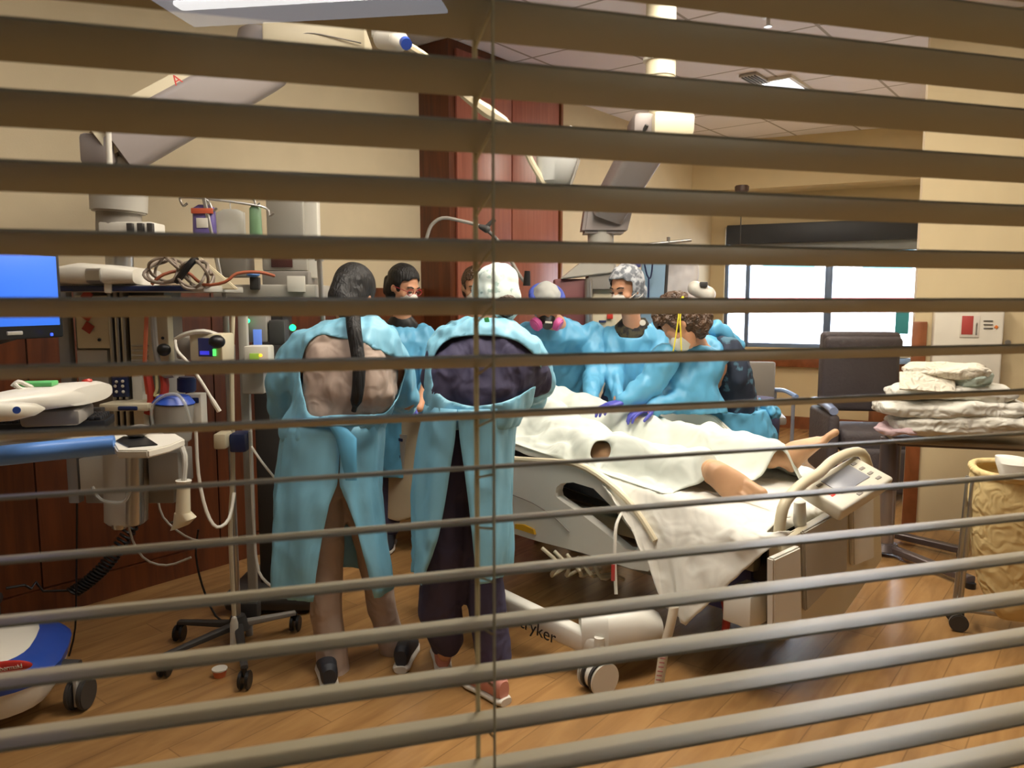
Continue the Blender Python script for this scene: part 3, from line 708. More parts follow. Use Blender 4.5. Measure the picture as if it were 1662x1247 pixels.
# ================================================================== people
def frame_of(fwd, up=V((0, 0, 1)), roll=0):
    f = V(fwd).normalized(); x = f.cross(up).normalized(); u = x.cross(f); R = axm(x, f, u)
    return R @ Matrix.Rotation(roll, 3, 'Y')
def head_skin(mb, c, R, k=1.0):
    q = lambda x, y, z: V(c)+R@V((x*k, y*k, z*k))
    r = lambda *a: tuple(v*k for v in a)
    mb.sph(q(0, -.012, .035), r(.074, .094, .088), R, 24)
    mb.sph(q(0, .030, -.015), r(.062, .062, .085), R, 24)
    mb.sph(q(0, .045, -.070), r(.040, .042, .040), R, 20)
    mb.loft([(q(0, .085, .012), R@V((.009, 0, 0))*k, R@V((0, .006, 0))*k), (q(0, .098, -.012), R@V((.011, 0, 0))*k, R@V((0, .010, 0))*k), (q(0, .108, -.030), R@V((.016, 0, 0))*k, R@V((0, .013, 0))*k), (q(0, .094, -.040), R@V((.012, 0, 0))*k, R@V((0, .01, 0))*k)], n=12)
    mb.sph(q(0, .076, .030), r(.052, .018, .012), R, 12)
    mb.sph(q(0, .083, -.060), r(.026, .014, .012), R, 12)
    for s in (-1, 1):
        mb.sph(q(.074*s, -.002, -.005), r(.010, .020, .030), R, 12)
        mb.sph(q(.040*s, .058, -.022), r(.024, .022, .020), R, 12)
def eyes(c, R, par, k=1.0, dark=M_black):
    for s in (-1, 1):
        e = V(c)+R@(V((.031*s, .082, .006))*k)
        o = MB().sph(e, (.013*k, .008*k, .006*k), R, 12).build('eye', mat('lowered_eye', '5a3f36', .4), par)
        MB().tube([e+R@(V((-.013, .006, .003))*k), e+R@(V((0, .010, -.001))*k), e+R@(V((.013, .006, .003))*k)], .0022*k, seg=6).build('eyelashes', M_hairb, o)
        MB().tube([V(c)+R@(V((.014*s, .090, .030))*k), V(c)+R@(V((.034*s, .088, .037))*k), V(c)+R@(V((.052*s, .074, .030))*k)], .0035*k, seg=6).build('eyebrow', M_hairb, par)
def hair_cap(name, c, R, m, par, k=1.0, g_=.010, extra=None, cutz=-.02, cuty=.045, bump=.004, voxel=.007, label=None):
    """shell of hair over the skull, open at the face"""
    mb = MB(); q = lambda x, y, z: V(c)+R@V((x*k, y*k, z*k))
    mb.sph(q(0, -.012, .037), ((.074+g_)*k, (.094+g_)*k, (.088+g_)*k), R, 24)
    mb.sph(q(0, -.035, -.02), ((.066+g_)*k, (.066+g_)*k, (.085+g_)*k), R, 24)
    if extra: extra(mb, q)
    Ri = R.transposed()
    def cut(p, n):
        l = Ri@(p-V(c))/k
        return (l.y > cuty and l.z < .062) or (l.y > cuty+.03 and l.z < .085)
    return mb.remesh(name, m, par, voxel=voxel, smooth=2, disp=lambda p, n: bump*noise.noise(p*28), cut=cut, solid=.004, label=label)
def mask_cup(c, R, par, k=1.0, m=None, name='face_mask', strap=None):
    mb = MB(); q = lambda x, y, z: V(c)+R@V((x*k, y*k, z*k))
    mb.loft([(q(0, .055, -.045), R@V((.058, 0, 0))*k, R@V((0, 0, .056))*k), (q(0, .085, -.045), R@V((.052, 0, 0))*k, R@V((0, 0, .050))*k), (q(0, .108, -.043), R@V((.036, 0, 0))*k, R@V((0, 0, .036))*k), (q(0, .122, -.040), R@V((.012, 0, 0))*k, R@V((0, 0, .014))*k)], n=28)
    o = mb.build(name, m or M_mask, par)
    if strap:
        for z0 in (.02, -.06):
            pts = [q(.056, .06, -.04), q(.078, .0, (z0-.04)/2+.0), q(.07, -.06, z0+.03), q(0, -.108, z0+.04), q(-.07, -.06, z0+.03), q(-.078, .0, (z0-.04)/2), q(-.056, .06, -.04)]
            MB().tube(pts, .003*k, seg=6, smooth=5).build('mask_strap', strap, par)
    return o
def hand(mb, wrist, d, n, side=1, k=1.0, curl=.5):
    """palm and five fingers; d = pointing direction, n = back-of-hand normal"""
    d = V(d).normalized(); n = V(n); n = (n-d*n.dot(d)).normalized(); s = d.cross(n)*side
    w = V(wrist)
    mb.loft([(w-d*.01*k, s*.024*k, n*.017*k), (w+d*.03*k, s*.034*k, n*.016*k), (w+d*.07*k, s*.041*k, n*.014*k), (w+d*.092*k, s*.038*k, n*.010*k)], n=18)
    L = (.070, .078, .072, .056)
    for i in range(4):
        b0 = w+d*(.086-.004*abs(i-1))*k+s*(.029-.0195*i)*k; dd = (d+s*(.10-.07*i)).normalized(); a = 0; p = b0; ch = [(p, .0088*k)]
        for j, f in enumerate((.45, .32, .25)):
            a += curl*(.55+.2*j); v = dd*cos(a)-n*sin(a); p = p+v*L[i]*f*k; ch.append((p, (.0084-.0007*j)*k))
        mb.chain(ch, seg=10)
    b0 = w+d*.028*k+s*.026*k; v1 = (d*.55+s*.75-n*.25).normalized(); v2 = (d*.85+s*.25-n*.45).normalized()
    mb.chain([(b0, .012*k), (b0+v1*.036*k, .0105*k), (b0+v1*.036*k+v2*.03*k, .009*k), (b0+v1*.036*k+v2*.052*k, .0075*k)], seg=10)
def cloth(amp, f=9, st=(1, 1, .5)):
    amp *= 1.3
    def d(p, n):
        q = V((p.x*st[0], p.y*st[1], p.z*st[2]))*f
        return amp*(noise.noise(q)+.55*noise.noise(q*2.3+V((4, 2, 1)))+.9*(abs(noise.noise(q*1.5+V((7, 7, 7))))-.3)+.35*noise.noise(q*4.1))
    return d
def skirt(name, rowsd, m, par, seed=0, thick=.003, amp=.020):
    rows = []; K = len(rowsd)-1; NV = 26; NA = 72
    for i in range(NV+1):
        x = i/NV*K; a = min(int(x), K-1); f = x-a
        y, xl, xr, gl, gr, d, bb = [rowsd[a][k]*(1-f)+rowsd[a+1][k]*f for k in range(7)]
        c = P((xl+xr)/2, y, d); aa = (xr-xl)/2*c.y/FPX
        def th(px):
            v = max(-.999, min(.999, (P(px, y, d-bb*.8).x-c.x)/aa)); return math.acos(v)   # camera-side half, 0 = right
        t0 = th(gr); t1 = th(gl)                                # the gap lies between t0 and t1 on the near side
        r = []
        for j in range(NA+1):
            t = t1+(2*pi-(t1-t0))*j/NA                          # from the left gap edge, round the front of the wearer, to the right one
            fo = 1+amp/aa*(noise.noise(V((cos(t)*2.6+seed, sin(t)*2.6, i/NV*1.2)))*1.3+.9*noise.noise(V((cos(t)*6+seed, sin(t)*6, i/NV*1.6)))+.5*(abs(noise.noise(V((cos(t)*9+seed, sin(t)*9, i/NV*3))))-.2))*(.3+i/NV)
            e_ = min(j, NA-j); fl_ = 1+.10*(i/NV)*math.exp(-(e_/5)**2)
            r.append(V((c.x+aa*cos(t)*fo, c.y-bb*sin(t)*fo*fl_, c.z+(.006*sin(j*.5+seed) if i == NV else 0))))
        rows.append(r)
    return sheet(name, rows, m, par, thick)
def shoe(c, fwd, m_up, m_sole, par, L=.27):
    """c = heel point on the floor"""
    f = V((fwd[0], fwd[1], 0)).normalized(); s = V((f.y, -f.x, 0)); c = V((c.x, c.y, 0))
    o = MB().loft([(c+f*.0+UZ*.014, s*.026, UZ*.014), (c+f*.02+UZ*.014, s*.036, UZ*.014), (c+f*.10+UZ*.014, s*.037, UZ*.014), (c+f*.19+UZ*.014, s*.047, UZ*.014), (c+f*(L-.03)+UZ*.014, s*.038, UZ*.013), (c+f*L+UZ*.014, s*.018, UZ*.010)], n=22, pw=.75).build('shoe_sole', m_sole, None)
    up = MB().loft([(c+f*.012+UZ*.055, s*.024, UZ*.034), (c+f*.03+UZ*.062, s*.033, UZ*.045), (c+f*.09+UZ*.062, s*.034, UZ*.045), (c+f*.15+UZ*.048, s*.039, UZ*.032), (c+f*.20+UZ*.036, s*.041, UZ*.022), (c+f*(L-.035)+UZ*.032, s*.034, UZ*.016), (c+f*(L-.01)+UZ*.028, s*.016, UZ*.008)], n=22, pw=.85).build('shoe', m_up, par)
    me = o.data; bpy.data.objects.remove(o); link_mesh('shoe_sole', me, m_sole, up)
M_dark = mat('dark_shoe', '262a33', .6); M_pink = mat('salmon_shoe', 'c88878', .55); M_sole = mat('white_sole', 'd5d0c4', .6)

# ---- woman with the ponytail, beige scrubs, seen from behind -----------------
f_ = Gd(560, 1085)
w1 = thing('person', f_, 'person in beige scrubs and open-backed blue gown with a long black ponytail, seen from behind', 'person', 'staff around the bed')
hc = P(574, 480, 3.22); HR = frame_of((.25, .85, -.5))
hl, hr_ = P(525, 735, 3.05), P(583, 735, 3.07); kl, kr = P(530, 915, 3.02), P(606, 905, 3.12); al, ar = P(541, 1078, 3.03), P(637, 1050, 3.16)
mb = MB(); head_skin(mb, hc, HR, .95)
mb.chain([(hc+HR@V((0, -.03, -.06)), .055), (P(572, 535, 3.12), .055)])
mb.loft([(P(572, 520, 3.12), V((.05, 0, 0)), V((0, .05, 0))), (P(568, 545, 3.08), V((.15, 0, 0)), V((0, .08, 0))), (P(565, 620, 3.05), V((.14, 0, 0)), V((0, .09, 0))), (P(555, 740, 3.05), V((.14, 0, 0)), V((0, .10, 0)))], n=20)
sl, sr = P(500, 560, 3.08), P(632, 566, 3.12)
mb.chain([(sl, .05), (P(455, 640, 3.15), .036), (P(520, 672, 3.36), .028)]); mb.chain([(sr, .05), (P(662, 650, 3.22), .036), (P(655, 668, 3.42), .028)])
hand(mb, P(524, 674, 3.38), (.5, .8, -.1), (0, 0, 1), 1); hand(mb, P(652, 668, 3.44), (-.1, .9, .0), (0, 0, 1), -1)
mb.chain([(hl, .07), (kl, .05), (al, .035)]); mb.chain([(hr_, .07), (kr, .05), (ar, .035)])
mb.remesh('body', M_skin, w1, voxel=.009, smooth=3)
def pony(mb, q):
    mb.chain([(q(0, -.10, .0), .045), (q(0, -.10, -.06), .05), (P(573, 515, 3.09), .045)])
hair_cap('hair', hc, HR, M_hairb, w1, .98, .014, pony, bump=.0015)
MB().tube([P(573, 500, 3.06), P(574, 530, 2.95), P(579, 565, 2.925), P(583, 600, 2.90), P(580, 640, 2.89), P(574, 668, 2.90)], lambda t: .030*(1-.3*t) if t < .9 else .010, seg=12).build('ponytail', M_hairb, w1)
mb = MB().loft([(P(570, 520, 3.10), V((.06, 0, 0)), V((0, .05, 0))), (P(568, 540, 3.08), V((.17, 0, 0)), V((0, .11, 0))), (P(566, 575, 3.06), V((.185, 0, 0)), V((0, .13, 0))), (P(567, 640, 3.05), V((.192, 0, 0)), V((0, .145, 0))), (P(555, 690, 3.06), V((.165, 0, 0)), V((0, .13, 0))), (P(548, 715, 3.07), V((.15, 0, 0)), V((0, .12, 0)))], n=28, pw=.85)
mb.remesh('scrub_top', M_beige, w1, voxel=.011, smooth=3, disp=cloth(.014))
mb = MB(); mb.loft([(P(553, 690, 3.06), V((.155, 0, 0)), V((0, .12, 0))), (P(553, 755, 3.07), V((.165, 0, 0)), V((0, .125, 0))), (P(556, 800, 3.07), V((.14, 0, 0)), V((0, .10, 0)))], n=24)
mb.chain([(hl, .085), (P(528, 830, 3.03), .078), (kl, .068), (P(530, 1000, 3.0), .066), (P(541, 1090, 2.99), .067), (P(543, 1102, 2.98), .064)]); mb.chain([(hr_, .085), (P(592, 830, 3.09), .078), (kr, .068), (P(622, 990, 3.14), .064), (P(638, 1052, 3.16), .060)])
mb.remesh('scrub_trousers', M_beige, w1, voxel=.011, smooth=3, disp=cloth(.006, 9, (1, 1, .5)))
mb = MB()
mb.loft([(P(585, 512, 3.10), V((.07, 0, 0)), V((0, .07, 0))), (P(575, 528, 3.09), V((.16, 0, 0)), V((0, .11, 0))), (P(566, 552, 3.09), V((.215, 0, 0)), V((0, .14, 0))), (P(563, 600, 3.08), V((.225, 0, 0)), V((0, .165, 0))), (P(560, 650, 3.07), V((.215, 0, 0)), V((0, .17, 0))), (P(540, 700, 3.06), V((.20, 0, 0)), V((0, .165, 0))), (P(538, 712, 3.06), V((.19, 0, 0)), V((0, .16, 0)))], n=28, pw=.9)
mb.chain([(P(498, 566, 3.08), .085), (P(462, 620, 3.12), .083), (P(466, 672, 3.22), .068), (P(520, 676, 3.36), .045)]); mb.chain([(P(628, 575, 3.12), .08), (P(652, 640, 3.22), .065), (P(655, 668, 3.42), .045)])
pl = [(492, 570), (508, 545), (530, 543), (585, 556), (640, 580), (668, 610), (650, 640), (628, 672), (500, 676), (489, 630), (484, 600)]
mb.remesh('gown_top', M_gown, w1, voxel=.010, smooth=3, disp=cloth(.012), solid=.004, cut=lambda p, n: p.y < 3.09 and inpoly(proj(p), pl))
skirt('gown_skirt', [(684, 462, 622, 553, 554, 3.06, .17), (730, 455, 622, 553, 554, 3.06, .175), (770, 450, 621, 550, 553, 3.06, .18), (800, 447, 622, 538, 565, 3.05, .18), (850, 445, 628, 527, 582, 3.05, .185), (900, 443, 633, 517, 594, 3.04, .19), (948, 443, 638, 512, 602, 3.04, .195)], M_gown, w1, 1)
MB().tube([P(462, 690, 2.98), P(500, 684, 2.895), P(545, 690, 2.88), P(590, 686, 2.90), P(622, 682, 2.98)], .012, seg=8).build('gown_belt', M_gown2, w1)
MB().loft([(P(545, 690, 2.88), V((.03, 0, 0)), V((0, .01, 0))), (P(562, 712, 2.87), V((.04, 0, 0)), V((0, .012, 0))), (P(566, 745, 2.86), V((.03, 0, 0)), V((0, .008, 0))), (P(570, 780, 2.86), V((.022, 0, 0)), V((0, .005, 0)))], n=12).build('gown_tie', M_gown2, w1)
shoe(Gd(536, 1126), (-.30, .95), M_dark, M_sole, w1); shoe(Gd(650, 1094), (.05, 1), M_dark, M_sole, w1)
# ---- surgeon in navy scrubs with pale cap ------------------------------------
w2 = thing('person', Gd(760, 1105), 'person in navy scrubs and open-backed blue gown with a pale printed surgical cap', 'person', 'staff around the bed')
hc = P(806, 486, 3.12); HR = frame_of((-.30, .78, -.55))
sl, sr = P(715, 575, 3.02), P(855, 575, 3.06)
hl, hr_ = P(733, 730, 2.96), P(780, 730, 2.98); kl, kr = P(722, 900, 2.95), P(782, 900, 2.97); al, ar = P(722, 1060, 2.98), P(800, 1092, 2.92)
mb = MB(); head_skin(mb, hc, HR)
mb.chain([(hc+HR@V((0, -.02, -.06)), .055), (P(792, 540, 3.05), .055)])
mb.loft([(P(792, 535, 3.04), V((.05, 0, 0)), V((0, .05, 0))), (P(785, 560, 3.03), V((.15, 0, 0)), V((0, .08, 0))), (P(780, 640, 3.0), V((.13, 0, 0)), V((0, .09, 0))), (P(757, 740, 2.98), V((.13, 0, 0)), V((0, .10, 0)))], n=20)
mb.chain([(sl, .05), (P(706, 640, 3.10), .036), (P(725, 662, 3.35), .028)]); mb.chain([(sr, .05), (P(880, 622, 3.16), .036), (P(862, 655, 3.40), .028)])
hand(mb, P(725, 662, 3.36), (.1, .9, -.1), (0, 0, 1), 1); hand(mb, P(860, 655, 3.41), (-.3, .9, -.1), (0, 0, 1), -1)
mb.chain([(hl, .07), (kl, .05), (al, .035)]); mb.chain([(hr_, .07), (kr, .05), (ar, .035)])
mb.remesh('body', M_skin, w2, voxel=.009, smooth=3)
M_cap = mat('pale_print_cap', 'd7e4de', .85, col2='9fb8b2', vs=22, var=.1)
cr = M_cap.node_tree.nodes
for nn in cr:
    if nn.type == 'VALTORGB': nn.color_ramp.elements[0].position = .36; nn.color_ramp.elements[1].position = .42
hair_cap('surgical_cap', hc, HR, M_cap, w2, 1.0, .020, lambda mb, q: mb.sph(q(0, -.05, .05), (.088, .08, .075), HR), cuty=.06, bump=.007)
MB().chain([(hc+HR@V((0, -.07, -.075)), .05), (hc+HR@V((0, -.06, -.05)), .055)]).build('hair', M_hairbr, w2)
mb = MB().loft([(P(790, 535, 3.02), V((.06, 0, 0)), V((0, .05, 0))), (P(786, 548, 3.01), V((.17, 0, 0)), V((0, .10, 0))), (P(784, 575, 3.0), V((.20, 0, 0)), V((0, .13, 0))), (P(778, 625, 2.98), V((.20, 0, 0)), V((0, .145, 0))), (P(765, 675, 2.98), V((.17, 0, 0)), V((0, .13, 0))), (P(759, 705, 2.99), V((.15, 0, 0)), V((0, .12, 0)))], n=28, pw=.85)
mb.chain([(P(720, 580, 3.0), .075), (P(712, 622, 3.04), .07)]); mb.chain([(P(848, 582, 3.02), .075), (P(868, 618, 3.08), .07)])
mb.remesh('scrub_top', M_navyc, w2, voxel=.011, smooth=3, disp=cloth(.014))
mb = MB(); mb.loft([(P(757, 680, 2.98), V((.15, 0, 0)), V((0, .12, 0))), (P(757, 745, 2.98), V((.16, 0, 0)), V((0, .12, 0))), (P(756, 800, 2.98), V((.14, 0, 0)), V((0, .10, 0)))], n=24)
mb.chain([(hl, .09), (P(728, 830, 2.96), .085), (kl, .082), (P(714, 985, 2.97), .092), (P(725, 1035, 3.0), .078)]); mb.chain([(hr_, .09), (P(784, 830, 2.98), .085), (kr, .078), (P(792, 990, 2.95), .083), (P(802, 1068, 2.94), .07)])
mb.remesh('scrub_trousers', M_navyc, w2, voxel=.011, smooth=3, disp=cloth(.007, 9, (1, 1, .5)))
mb = MB()
mb.loft([(P(785, 514, 3.04), V((.09, 0, 0)), V((0, .07, 0))), (P(782, 530, 3.03), V((.17, 0, 0)), V((0, .11, 0))), (P(785, 556, 3.02), V((.225, 0, 0)), V((0, .14, 0))), (P(785, 600, 3.0), V((.225, 0, 0)), V((0, .165, 0))), (P(776, 650, 2.99), V((.205, 0, 0)), V((0, .165, 0))), (P(765, 690, 2.98), V((.185, 0, 0)), V((0, .16, 0)))], n=28, pw=.9)
mb.chain([(P(722, 575, 3.04), .08), (P(715, 640, 3.10), .07), (P(728, 662, 3.36), .045)]); mb.chain([(P(850, 575, 3.06), .085), (P(872, 618, 3.14), .075), (P(866, 652, 3.38), .045)])
pl = [(697, 600), (705, 572), (722, 552), (750, 545), (800, 545), (840, 553), (868, 575), (880, 600), (872, 625), (845, 642), (810, 656), (765, 660), (725, 650), (703, 630)]
mb.remesh('gown_top', M_gown, w2, voxel=.010, smooth=3, disp=cloth(.012), solid=.004, cut=lambda p, n: p.y < 3.04 and inpoly(proj(p), pl))
skirt('gown_skirt', [(655, 690, 842, 743, 744, 2.98, .17), (700, 682, 838, 740, 747, 2.98, .17), (750, 675, 838, 731, 755, 2.98, .175), (800, 669, 837, 722, 762, 2.98, .18), (850, 666, 836, 712, 768, 2.97, .18), (900, 664, 833, 696, 774, 2.97, .185), (922, 664, 828, 690, 777, 2.97, .185)], M_gown, w2, 5)
MB().tube([P(695, 668, 2.93), P(730, 674, 2.83), P(780, 676, 2.82), P(830, 664, 2.9), P(846, 655, 2.96)], .014, seg=8).build('gown_belt', M_gown2, w2)
MB().box(P(792, 527, 2.94), (.018, .004, .055), axm(V((1, 0, .25)).normalized(), V((0, 1, 0)), V((-.25, 0, 1)).normalized()), .001).build('gown_tape', mat('green_tape', '3f9a55', .5), w2, label='strip of green tape')
shoe(Gd(720, 1096), (-.15, 1), M_pink, M_sole, w2); shoe(Gd(822, 1146), (-.55, .62), M_pink, M_sole, w2)

# ---- simple standing figure behind the bed ------------------------------------
def legs_down(mb, hip, r=.07, spread=.1):
    for s in (-1, 1):
        h = hip+V((spread*s, 0, -.04)); k_ = V((h.x, h.y+.01, .48)); a_ = V((h.x, h.y+.02, .09))
        mb.chain([(h, r), (k_, r*.72), (a_, r*.5)])
def trousers(hip, m, par, spread=.1, r=.085):
    mb = MB(); mb.loft([(hip+V((0, 0, .10)), V((.15, 0, 0)), V((0, .10, 0))), (hip+V((0, 0, -.06)), V((.165, 0, 0)), V((0, .115, 0)))], n=20)
    for s in (-1, 1):
        h = hip+V((spread*s, 0, -.04)); mb.chain([(h, r), (V((h.x, h.y+.01, .5)), r*.85), (V((h.x, h.y+.02, .12)), r*.75)])
        shoe(V((h.x, h.y+.10, 0)), (.0, -1), M_dark, M_sole, par)
    mb.remesh('scrub_trousers', m, par, voxel=.015, smooth=2)
def gown_front(par, neck, sh_l, sh_r, hip, wid, arms, hem, m=M_gown2, neckcut=None, dep=.13, tilt=V((0, 0, 0)), amp=.014):
    mb = MB(); mid = (sh_l+sh_r)/2; hw = (sh_r-sh_l)/2
    mb.loft([(neck, hw*.42, V((0, .07, 0))), (mid+V((0, 0, .035)), hw*.8, V((0, .10, 0))), (mid-V((0, 0, .03)), hw*1.12, V((0, dep, 0))), (mid.lerp(hip, .5), hw*1.05, V((0, dep+.02, 0))), (hip, V((wid, 0, 0)), V((0, dep+.02, 0))), (V((hip.x, hip.y, hip.z-(hip.z-hem)*.5)), V((wid*1.08, 0, 0)), V((0, dep+.03, 0))), (V((hip.x, hip.y, hem)), V((wid*1.15, 0, 0)), V((0, dep+.04, 0)))], n=28, pw=.9)
    for a_ in arms: mb.chain(a_)
    return mb.remesh('gown', m, par, voxel=.010, smooth=3, disp=cloth(amp, 8), cut=(lambda p, n: (neckcut and inpoly(proj(p), neckcut) and n.y < .3) or p.z < hem+.02), solid=.004)
# ---- young woman with glasses -------------------------------------------------
a = thing('person', V((P(655, 600, 4.55).x, 4.55, 0)), 'person with dark tied hair, red-rimmed glasses and white mask looking down at the bed', 'person', 'staff around the bed')
hc = P(654, 466, 4.45); HR = frame_of((.74, -.52, -.42))
sl, sr = P(616, 545, 4.50), P(690, 545, 4.50); hip = P(655, 640, 4.56)
mb = MB(); head_skin(mb, hc, HR, 1.0); mb.chain([(hc+V((0, 0, -.06)), .052), (P(652, 530, 4.50), .055)])
mb.loft([(P(652, 528, 4.5), V((.06, 0, 0)), V((0, .06, 0))), ((sl+sr)/2, V((.13, 0, 0)), V((0, .08, 0))), (hip, V((.12, 0, 0)), V((0, .09, 0)))], n=18)
mb.chain([(sl, .045), (P(612, 610, 4.45), .036), (P(655, 655, 4.25), .027)]); mb.chain([(sr, .045), (P(700, 600, 4.42), .036), (P(680, 662, 4.20), .027)])
legs_down(mb, hip); mb.remesh('body', M_skin, a, voxel=.009, smooth=2); eyes(hc, HR, a)
hair_cap('hair', hc, HR, M_hairb, a, 1.0, .010, lambda mb, q: mb.chain([(q(0, -.11, -.01), .035), (q(0, -.10, -.07), .03)]), cuty=.04)
mask_cup(hc, HR, a, 1.0)
M_redf = mat('red_rim', 'a02430', .3)
gl_ = MB()
for s in (-1, 1):
    c = hc+HR@V((.034*s, .098, .008)); gl_.tube([c+HR@V((.026*cos(t), -.004*abs(cos(t)), .018*sin(t))) for t in [k*pi/6 for k in range(13)]], .002, seg=6, smooth=1)
    gl_.tube([hc+HR@V((.060*s, .095, .012)), hc+HR@V((.080*s, .05, .012)), hc+HR@V((.084*s, .0, .005))], .002, seg=6)
gl_.build('glasses', M_redf, a)
trousers(hip, M_navyc, a)
MB().loft([(P(652, 514, 4.50), V((.065, 0, 0)), V((0, .065, 0))), (P(653, 528, 4.51), V((.10, 0, 0)), V((0, .09, 0))), (P(653, 545, 4.53), V((.12, 0, 0)), V((0, .10, 0)))], n=20).build('undershirt', M_black, a)
gown_front(a, P(652, 517, 4.52), sl, sr, P(655, 650, 4.56), .17, [[(sl, .07), (P(614, 608, 4.45), .065), (P(650, 652, 4.27), .045), (P(653, 652, 4.24), .038)], [(sr, .07), (P(700, 600, 4.42), .065), (P(692, 645, 4.30), .045), (P(684, 656, 4.24), .038)]], .45, neckcut=[(630, 505), (635, 520), (655, 531), (672, 520), (676, 505)])
mb = MB(); hand(mb, P(655, 652, 4.22), (.35, -.8, -.25), (0, 0, 1), 1, 1.1, .3); mb.remesh('glove', M_glove, a, voxel=.005, smooth=1)
# ---- tall man mostly hidden behind the pale cap ---------------------------------
a = thing('person', V((P(757, 600, 5.0).x, 5.0, 0)), 'person with short brown hair mostly hidden behind the pale surgical cap', 'person', 'staff around the bed')
hc = P(770, 466, 4.9); HR = frame_of((.25, -.9, -.35))
sl, sr = P(735, 540, 4.98), P(805, 540, 4.98); hip = P(768, 630, 5.0)
mb = MB(); head_skin(mb, hc, HR, 1.0); mb.chain([(hc+V((0, 0, -.06)), .055), (P(768, 525, 4.97), .06)])
mb.loft([(P(768, 525, 4.97), V((.06, 0, 0)), V((0, .06, 0))), ((sl+sr)/2, V((.14, 0, 0)), V((0, .09, 0))), (hip, V((.13, 0, 0)), V((0, .09, 0)))], n=18)
mb.chain([(sl, .05), (P(726, 600, 4.9), .038), (P(740, 640, 4.7), .028)]); mb.chain([(sr, .05), (P(812, 600, 4.9), .038), (P(800, 640, 4.7), .028)])
legs_down(mb, hip); mb.remesh('body', M_skin, a, voxel=.009, smooth=2); eyes(hc, HR, a)
hair_cap('hair', hc, HR, M_hairbr, a, 1.0, .008, cuty=.035); mask_cup(hc, HR, a, 1.0); trousers(hip, M_navyc, a)
gown_front(a, P(768, 515, 4.98), sl, sr, P(768, 630, 5.0), .17, [[(sl, .075), (P(726, 600, 4.9), .065), (P(740, 640, 4.7), .045)], [(sr, .075), (P(812, 600, 4.9), .065), (P(800, 640, 4.7), .045)]], .45, m=M_gown)
# ---- person with the half-face respirator ---------------------------------------
a = thing('person', V((P(900, 600, 5.05).x, 5.05, 0)), 'person in blue gown wearing a black half-face respirator with pink filters and a blue cap', 'person', 'staff around the bed')
hc = P(886, 496, 4.52); HR = frame_of((.10, -.80, -.62))
sl, sr = P(858, 545, 4.70), P(962, 540, 4.74); hip = P(915, 640, 5.05)
mb = MB(); head_skin(mb, hc, HR, 1.0); mb.chain([(hc+V((0, .05, -.05)), .055), (P(905, 528, 4.66), .06)])
mb.loft([(P(905, 525, 4.68), V((.06, 0, 0)), V((0, .06, 0))), ((sl+sr)/2, V((.14, 0, 0)), V((0, .09, 0))), (hip, V((.13, 0, 0)), V((0, .09, 0)))], n=18)
mb.chain([(sl, .05), (P(855, 610, 4.6), .038), (P(900, 650, 4.42), .028)]); mb.chain([(sr, .05), (P(972, 605, 4.6), .038), (P(962, 645, 4.36), .028)])
legs_down(mb, hip); mb.remesh('body', M_skin, a, voxel=.009, smooth=2)
hair_cap('surgical_cap', hc, HR, mat('grey_cap', 'a9aaa4', .8, var=.08), a, 1.0, .014, cuty=.04, bump=.006)
M_blueband = mat('blue_band', '3c4fa6', .6)
MB().tube([hc+HR@V((.088*cos(t), -.008+.103*sin(t), .062)) for t in [k*pi/8 for k in range(17)]], .020, seg=10, smooth=2).build('cap_band', M_blueband, a)
mb = MB(); q = lambda x, y, z: hc+HR@V((x, y, z))
mb.loft([(q(0, .05, -.045), HR@V((.055, 0, 0)), HR@V((0, 0, .055))), (q(0, .09, -.045), HR@V((.045, 0, 0)), HR@V((0, 0, .046))), (q(0, .125, -.05), HR@V((.030, 0, 0)), HR@V((0, 0, .030)))], n=22)
resp = mb.build('respirator', M_black, a)
for s in (-1, 1): MB().cyl(q(.048*s, .088, -.055), q(.078*s, .112, -.062), .040, .040, bev=.006).build('pink_filter', mat('pink_filter', 'd0589a', .5), resp)
MB().tube([q(-.02, .135, -.02), q(.02, .135, -.015)], .006).build('respirator_valve', M_white, resp)
trousers(hip, M_navyc, a)
gown_front(a, P(905, 515, 4.70), sl, sr, P(915, 640, 5.02), .18, [[(sl, .085), (P(853, 605, 4.6), .075), (P(897, 650, 4.45), .05)], [(sr, .085), (P(970, 602, 4.62), .075), (P(962, 632, 4.45), .055), (P(961, 645, 4.36), .044)]], .45)
mb = MB(); hand(mb, P(960, 646, 4.34), (.25, -.8, -.3), (0, 0, 1), 1, 1.1, .4); mb.remesh('glove', M_gloveb, a, voxel=.005, smooth=1)
# ---- person in the grey patterned cap --------------------------------------------
a = thing('person', V((P(1020, 600, 4.75).x, 4.75, 0)), 'person in a grey patterned cap, white mask and apron-fronted blue gown over a black top', 'person', 'staff around the bed')
hc = P(1017, 470, 4.6); HR = frame_of((-.72, -.60, -.30))
sl, sr = P(992, 545, 4.7), P(1068, 540, 4.72); hip = P(1022, 640, 4.78)
mb = MB(); head_skin(mb, hc, HR, 1.05); mb.chain([(hc+V((.01, 0, -.06)), .055), (P(1027, 530, 4.66), .056)])
mb.loft([(P(1027, 528, 4.67), V((.07, 0, 0)), V((0, .06, 0))), ((sl+sr)/2, V((.13, 0, 0)), V((0, .09, 0))), (hip, V((.13, 0, 0)), V((0, .09, 0)))], n=18)
mb.chain([(sl, .05), (P(992, 610, 4.6), .038), (P(1005, 655, 4.4), .028)]); mb.chain([(sr, .05), (P(1070, 610, 4.6), .038), (P(1030, 655, 4.4), .028)])
legs_down(mb, hip); mb.remesh('body', M_skin, a, voxel=.009, smooth=2); eyes(hc, HR, a, 1.05)
